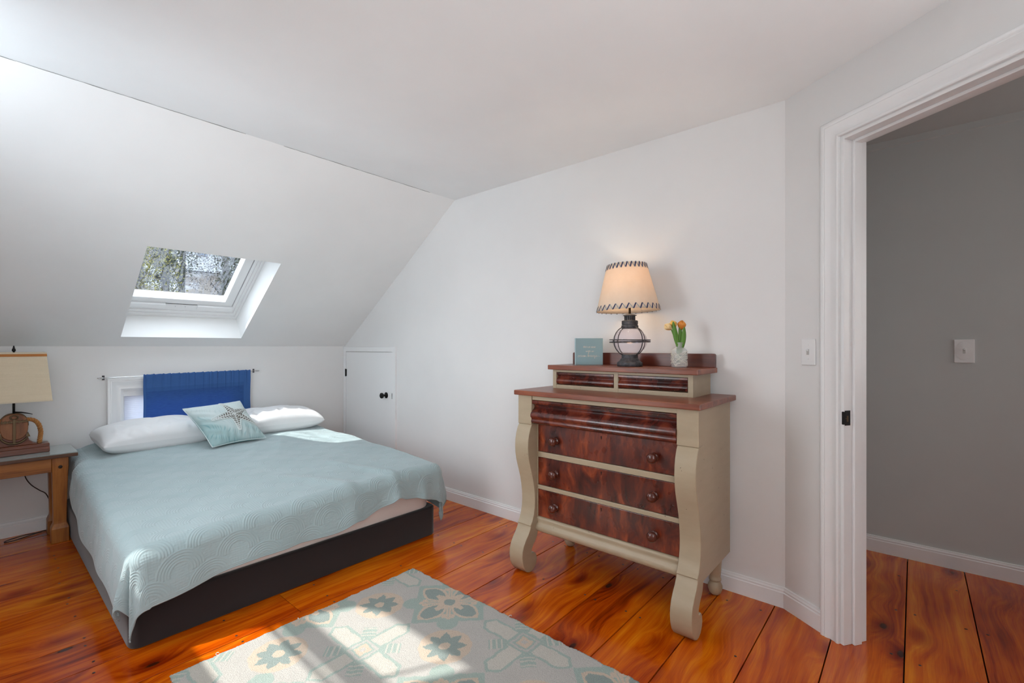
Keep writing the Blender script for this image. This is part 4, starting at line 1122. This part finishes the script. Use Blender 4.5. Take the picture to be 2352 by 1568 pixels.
ORANGE = petalmat('tulip_orange', srgb(206, 108, 26), srgb(236, 168, 70)); PALE = petalmat('tulip_pale', srgb(240, 190, 110), srgb(246, 226, 180)); YEL = petalmat('tulip_yellow', srgb(236, 172, 60), srgb(244, 204, 110))
def tulip(base, headp, tilt_dir, mat, size, label, leaf):
    t_ = empty('tulip', tuple(VM_ @ Vector((base[0], base[1], .01))), label, 'flower', 'tulips in the twine-wrapped bottle')
    b, h_ = Vector(base), Vector(headp); d = Vector(tilt_dir).normalized()
    mid = (b+h_)/2+Vector((0, 0, .01)); mid.x *= .55
    pts = [b+(mid-b)*(k/6) if k <= 6 else mid+(h_-mid)*((k-6)/6) for k in range(13)]
    MB().tube(pts, .0026, 8, M=VM_).build('stem', GREEN.m, t_, smooth='all')
    Rm = d.to_track_quat('Z', 'Y').to_matrix().to_4x4()
    m = MB()
    for q in range(6):
        a = q*PI/3; inn = .9 if q % 2 else 1.0
        g_ = np.zeros((9, 7, 3))
        for i in range(9):
            f = i/8
            rr = size*(.10+.95*math.sin(PI*min(f*.62+.08, 1))**1.1)*.44*inn*(1 if f < .6 else 1-.85*((f-.6)/.4)**1.4); hw = .80*math.sin(PI*(f*.86+.10))**.8
            for j in range(7):
                w = (j/6-.5)*2; aa = a+w*hw*.95
                g_[i, j] = (rr*math.cos(aa), rr*math.sin(aa), size*(1.0*f-.10*w*w*f))
        m.grid(g_, M=VM_ @ Matrix.Translation(h_) @ Rm)
    o = m.build('blossom', mat, t_, smooth='all', fixn=False); so = o.modifiers.new('thick', 'SOLIDIFY'); so.thickness = .0008
    for (b0, l1, wd, bend) in leaf:
        g_ = np.zeros((13, 5, 3)); b0, l1 = Vector(b0), Vector(l1)
        side = Vector((1, 0, 0)); 
        for i in range(13):
            f = i/12; c = b0+(l1-b0)*f+Vector((bend, 0, 0))*math.sin(PI*f)
            ww = wd*math.sin(PI*(f*.93+.035))**.75
            for j in range(5):
                w = (j/4-.5)*2; c2 = c+side*ww*w+Vector((0, -.004*(1-w*w), 0)); g_[i, j] = tuple(c2)
        m = MB(); m.grid(g_, M=VM_); o = m.build('leaf', GREEN.m, t_, smooth='all', fixn=False); so = o.modifiers.new('thick', 'SOLIDIFY'); so.thickness = .0012
    return t_
tulip((.002, 0, .02), (.013, .004, .188), (.05, -.05, 1), ORANGE, .046, 'deep orange tulip, rightmost and upright in the twine-wrapped bottle', [((.004, -.004, .07), (.022, -.006, .205), .012, .006), ((.0, .003, .1), (.004, .003, .215), .009, .004)])
tulip((-.003, .002, .02), (-.020, .006, .196), (-.35, .1, 1), YEL, .040, 'yellow-orange tulip in the middle of the bottle bunch', [((-.002, -.006, .085), (-.034, -.012, .226), .013, -.002)])
tulip((-.004, -.003, .02), (-.040, -.002, .190), (-.9, -.1, .62), PALE, .040, 'pale peach tulip leaning left out of the bottle', [])

# ------------------------------------------------------------------ night stand
ns = empty('nightstand', (.13, 4.05, 0), 'honey oak night stand with glass-covered top at the left of the bed', 'nightstand')
NX0, NX1, NY0, NY1 = -.17, .43, 3.915, 4.275
MB().box((NX0, NY0, .524), (NX1, NY1, .545)).build('tabletop', OAKTOP, ns, .003)
MB().box((NX0+.002, NY0+.002, .5452), (NX1-.002, NY1-.002, .5505)).build('glass_top', TABGLASS, ns, .0008)
def nleg(x0, y0, w=.075):
    cx, cy = x0+w/2, y0+w/2
    lv = [(.040, 0), (.040, .085), (.037, .098), (.030, .115), (.029, .13), (.0345, .40), (.0375, .47), (.0375, .524)]
    vs = []
    for h_, z in lv: vs += [(cx-h_, cy-h_, z), (cx+h_, cy-h_, z), (cx+h_, cy+h_, z), (cx-h_, cy+h_, z)]
    fs = [(3, 2, 1, 0), tuple(len(vs)-4+i for i in range(4))]
    for k in range(len(lv)-1):
        for i in range(4): j = (i+1) % 4; fs.append((k*4+i, k*4+j, k*4+4+j, k*4+4+i))
    m = MB(); m.add(vs, fs); return m.build('leg', OAK, ns, .003)
for x in (NX0+.03, NX1-.113):
    for y in (NY0+.045, NY1-.10): nleg(x, y)
lx_ = NX1-.113+.0375
MB().lathe([(0, 0), (.010, 0), (.009, .002), (0, .003)], 14, Matrix.Translation((lx_, NY0+.0450, .462)) @ Matrix.Rotation(PI/2, 4, 'X')).build('wood_plug', Mat('plug_dark', srgb(40, 24, 16), .5).m, ns)
MB().box((NX0+.10, NY0+.055, .435), (NX1-.113, NY0+.075, .524)).build('apron', OAKX, ns, .002)
MB().box((NX0+.10, NY1-.07, .455), (NX1-.115, NY1-.05, .524)).build('apron', OAKX, ns, .002)
MB().box((NX1-.09, NY0+.09, .455), (NX1-.07, NY1-.09, .524)).build('apron', OAK, ns, .002)
MB().box((NX0+.04, NY0+.09, .455), (NX0+.06, NY1-.09, .524)).build('apron', OAK, ns, .002)

# ------------------------------------------------------------------ anchor lamp
QX, QY, QZ = .165, 4.10, .5508
an_ = empty('anchor_lamp', (QX, QY, QZ), 'nautical wooden table lamp with bronze anchor and linen shade on the night stand', 'table lamp')
T = Matrix.Translation((QX, QY, QZ))
bp = [(-.062, 0), (-.062, .020), (-.056, .032), (-.048, .036), (-.048, .052), (.048, .052), (.048, .036), (.056, .032), (.062, .020), (.062, 0)]
MB().prism([(p[0], p[1]) for p in bp], -.150, .150, 'x', M=T).build('lamp_base', BASEWOOD, an_, .004)
cr2 = [(-.102, .052), (-.080, .062), (-.064, .080), (-.054, .112), (.054, .112), (.064, .080), (.080, .062), (.102, .052)]
MB().prism(cr2, -.030, .030, 'y', M=T).build('cradle', BASEWOOD, an_, .003, smooth=True)
ov = []
for i in range(40):
    a = 2*PI*i/40; ca, sa_ = math.cos(a), math.sin(a)
    ov.append((.059*abs(ca)**.8*(1 if ca > 0 else -1), .166+.078*abs(sa_)**.85*(1 if sa_ > 0 else -1)))
MB().prism(ov, -.034, .022, 'y', M=T).build('pulley_block', BLOCKWOOD, an_, .004, smooth=True)
MB().tube([(p[0]*1.01, 0, .166+(p[1]-.166)*1.01) for p in ov[0:21]], .0035, 8, M=T).build('block_band', BRASS, an_, smooth='all')
m = MB()
m.box((-.006, -.046, .072), (.006, -.036, .212), T); m.box((-.054, -.045, .193), (.054, -.037, .203), T)
for x in (-.052, -.036, -.019, .019, .036, .052): m.box((x-.003, -.047, .190), (x+.003, -.036, .207), T)
m.tube([(.016*math.cos(a), -.040, .224+.012*math.sin(a)) for a in np.linspace(0, 2*PI, 21)[:-1]], .004, 8, closed=True, M=T)
m.tube([(.062*math.sin(t)*.95, -.042, .128-.060*math.cos(t)) for t in np.linspace(-1.25, 1.25, 25)], [.003+.004*math.cos(t*1.0) for t in np.linspace(-1.25, 1.25, 25)], 8, M=T)
for sgn_ in (-1, 1):
    m.prism([(sgn_*.046, .106), (sgn_*.057, .134), (sgn_*.067, .104)], -.046, -.038, 'y', M=T)
m.prism([(-.009, .074), (0, .056), (.009, .074)], -.047, -.036, 'y', M=T)
m.build('anchor', BRASS, an_, .001, smooth=True)
# rope handles: three twisted strands
ROPE = fabric('manila_rope', srgb(190, 130, 66), srgb(132, 82, 34), 700, .9, .2, .5, .001)
for sgn_ in (-1, 1):
    ctrl = [Vector((sgn_*.052, 0, .205)), Vector((sgn_*.082, 0, .197)), Vector((sgn_*.104, 0, .170)), Vector((sgn_*.114, 0, .125)), Vector((sgn_*.112, 0, .088)), Vector((sgn_*.108, 0, .053))]
    pts = []
    for i in range(len(ctrl)-1):
        p0, p1, p2, p3 = ctrl[max(i-1, 0)], ctrl[i], ctrl[i+1], ctrl[min(i+2, len(ctrl)-1)]
        for k in range(14):
            t = k/14; pts.append(.5*((2*p1)+(-p0+p2)*t+(2*p0-5*p1+4*p2-p3)*t*t+(-p0+3*p1-3*p2+p3)*t**3))
    m = MB()
    for q in range(3):
        st_ = []
        for i, p in enumerate(pts):
            tt = (pts[min(i+1, len(pts)-1)]-pts[max(i-1, 0)]).normalized(); a_ = Vector((0, 1, 0)); b_ = tt.cross(a_)
            ph = i*.42+q*2*PI/3; st_.append(p+a_*.0058*math.cos(ph)+b_*.0058*math.sin(ph))
        m.tube(st_, .0068, 8, M=T)
    m.build('rope_handle', ROPE, an_, smooth='all')
m = MB(); m.tube([(0, 0, .245), (0, 0, .33)], .006, 10, M=T)
m.tube([(.0, -.0, .252), (.03, -.012, .250), (.058, -.014, .242), (.078, -.014, .234)], [.005, .004, .003, .0015], 8, M=T)
m.build('harp_stem', BLACK, an_, smooth='all')
MB().lathe([(0, .612), (.005, .612), (.0045, .617), (.009, .622), (.0075, .634), (.004, .638), (.006, .641), (.003, .646), (.0045, .650), (0, .654)], 16, T).build('finial', BLACK, an_, smooth='all')
# rectangular tapered shade
def rshade(z, hx_, hy_, t=.0015):
    return [(-hx_, -hy_, z), (hx_, -hy_, z), (hx_, hy_, z), (-hx_, hy_, z)]
m = MB(); zA, zB = .318, .612
vs = rshade(zA, .158, .115)+rshade(zB, .132, .092)+rshade(zA, .156, .113)+rshade(zB, .130, .090)
fs = [(i, (i+1) % 4, 4+(i+1) % 4, 4+i) for i in range(4)]+[(8+(i+1) % 4, 8+i, 12+i, 12+(i+1) % 4) for i in range(4)]+[(i, 8+i, 8+(i+1) % 4, (i+1) % 4) for i in range(4)]+[(4+i, 4+(i+1) % 4, 12+(i+1) % 4, 12+i) for i in range(4)]
m.add(vs, fs, T); shd = m.build('lamp_shade', SHADEL, an_, .002)
def trimband(z0, z1, name, mat, o=.0015):
    f = lambda z: ((z-zA)/(zB-zA))
    hx_ = lambda z: .158+(.132-.158)*f(z)+o; hy_ = lambda z: .115+(.092-.115)*f(z)+o
    m = MB(); vs = rshade(z0, hx_(z0), hy_(z0))+rshade(z1, hx_(z1), hy_(z1)); m.add(vs, [(i, (i+1) % 4, 4+(i+1) % 4, 4+i) for i in range(4)], T); m.build(name, mat, shd, fixn=False)
trimband(.588, .603, 'braid_trim', fabric('rust_braid', srgb(196, 130, 70), srgb(160, 96, 44), 300))
trimband(.603, .613, 'top_binding', fabric('binding_linen', srgb(214, 200, 176), scale=400)); trimband(.316, .323, 'bottom_binding', bpy.data.materials['binding_linen'])
# cord dropping behind the night stand to the floor
cord = MB()
ctrl = [(.20, 4.17, .552), (.20, 4.285, .548), (.205, 4.288, .50), (.215, 4.288, .42), (.225, 4.288, .36), (.25, 4.288, .31), (.285, 4.288, .27), (.32, 4.288, .23), (.345, 4.29, .12), (.33, 4.285, .012), (.30, 4.27, .006), (.22, 4.22, .006), (.17, 4.19, .006), (.13, 4.20, .006), (.15, 4.23, .006), (.22, 4.25, .009), (.30, 4.255, .006)]
cp = [Vector(p) for p in ctrl]; sm = []
for i in range(len(cp)-1):
    p0, p1, p2, p3 = cp[max(i-1, 0)], cp[i], cp[i+1], cp[min(i+2, len(cp)-1)]
    for k in range(8):
        t = k/8; sm.append(.5*((2*p1)+(-p0+p2)*t+(2*p0-5*p1+4*p2-p3)*t*t+(-p0+3*p1-3*p2+p3)*t**3))
cord.tube(sm, .0028, 8); tag(cord.build('power_cord', Mat('brown_cord', srgb(48, 34, 26), .5).m, smooth='all'), 'thin brown power cord hanging behind the night stand and coiled on the floor', 'power cord')

# ------------------------------------------------------------------ outdoors seen through the skylight
def leafmat(n, a, b):
    M = Mat(n, rough=.8); f = M.noise(M.obj(), 1.2, 4, .6); M.color(M.mix(f, a, b)); return M.m
GM = Mat('thawing_ground', rough=.95); _v = GM.obj()
_f = GM.noise(_v, .22, 5, .6); GM.color(GM.ramp(_f, [(.42, srgb(44, 37, 33)), (.54, srgb(60, 55, 51)), (.66, srgb(112, 118, 126))]))
nu, nv = 60, 40
gx_ = np.linspace(-40, 60, nu)[:, None]*np.ones((1, nv)); gy_ = np.ones((nu, 1))*np.linspace(5.2, 70, nv)[None]
gz_ = -3+np.clip((gy_-9)*.35, 0, 18)+.5*np.sin(gx_*.2)*np.sin(gy_*.15)
gr = arrmesh('hillside', np.stack([gx_, gy_, gz_], -1), GM.m); struct(gr); gr['kind'] = 'structure'
BARK = Mat('grey_bark', srgb(44, 40, 38), .9).m
L1 = leafmat('yellow_green_foliage', srgb(46, 48, 14), srgb(104, 98, 34)); L2 = leafmat('dark_conifer_foliage', srgb(20, 25, 14), srgb(48, 53, 33)); L3 = leafmat('bare_twigs', srgb(58, 54, 52), srgb(88, 84, 82))
def tree(x, y, ht, rad, mat, seed, label, n=900, ls=.16, z0=None):
    rg = np.random.RandomState(seed); z0 = -3+max(0, (y-9)*.35)-.3 if z0 is None else z0
    e = empty('tree', (x, y, z0), label, 'tree', 'trees on the slope outside the skylight')
    m = MB(); m.tube([(x, y, z0), (x+.1, y, z0+ht*.5), (x, y+.1, z0+ht)], [.16, .11, .03], 8)
    for i in range(16):
        a = rg.rand()*6.28; zz = z0+ht*(.25+.65*rg.rand()); L = rad*(.5+.5*rg.rand())
        m.tube([(x, y, zz), (x+.5*L*math.cos(a), y+.5*L*math.sin(a), zz+.25*L), (x+L*math.cos(a), y+L*math.sin(a), zz+.7*L)], [.05, .03, .012], 5)
    m.build('trunk', BARK, e, smooth='all')
    m = MB()
    for i in range(n):
        d = rg.randn(3); d /= np.linalg.norm(d); rr = rad*rg.rand()**.4
        c = np.array([x, y, z0+ht*.58])+d*rr*np.array([1, 1, ht*.45/rad])*(1+.25*math.sin(d[0]*7+d[2]*5+seed))
        a, b = rg.randn(3), rg.randn(3); a *= ls/np.linalg.norm(a); b *= ls*.6/np.linalg.norm(b)
        m.add([tuple(c-a), tuple(c+b), tuple(c+a), tuple(c-b)], [(0, 1, 2, 3)])
    m.build('foliage', mat, e, fixn=False)
tree(2.45, 13.5, 7.2, .8, L1, 1, 'yellow-green leafy tree at the left of the skylight view', 11000, .028)
tree(4.5, 20.5, 7.5, 1.0, L2, 2, 'dark olive evergreen just right of the yellow-green tree', 8000, .045)
tree(6.9, 28, 7.0, 1.5, L3, 3, 'grey bare-branched tree in the middle of the skylight view', 6000, .045)
tree(7.4, 23.5, 6.5, 1.2, L3, 4, 'grey bare-branched tree right of centre in the skylight view', 6000, .04)
tree(5.65, 16.4, 6.8, .75, L2, 5, 'dark evergreen at the right edge of the skylight view', 8000, .04)
# white house gable low in the view
hs = empty('house', (10.6, 38, 6.4), 'small white house low on the slope outside the skylight', 'house')
HW = Mat('white_clapboard', srgb(136, 140, 146), .7).m
MB().prism([(9.2, 6.2), (12.2, 6.2), (12.2, 8.3), (10.7, 9.4), (9.2, 8.3)], 36, 41, 'y').build('walls', HW, hs)
MB().prism([(9.0, 8.2), (10.7, 9.45), (12.4, 8.2), (12.4, 8.35), (10.7, 9.62), (9.0, 8.35)], 35.8, 41.2, 'y').build('roof', Mat('slate_roof', srgb(108, 112, 120), .7).m, hs)
for x in (9.8, 11.2): MB().box((x, 35.95, 7.2), (x+.5, 36.0, 8.0)).build('window', Mat('house_glass', srgb(60, 72, 90), .2).m, hs)
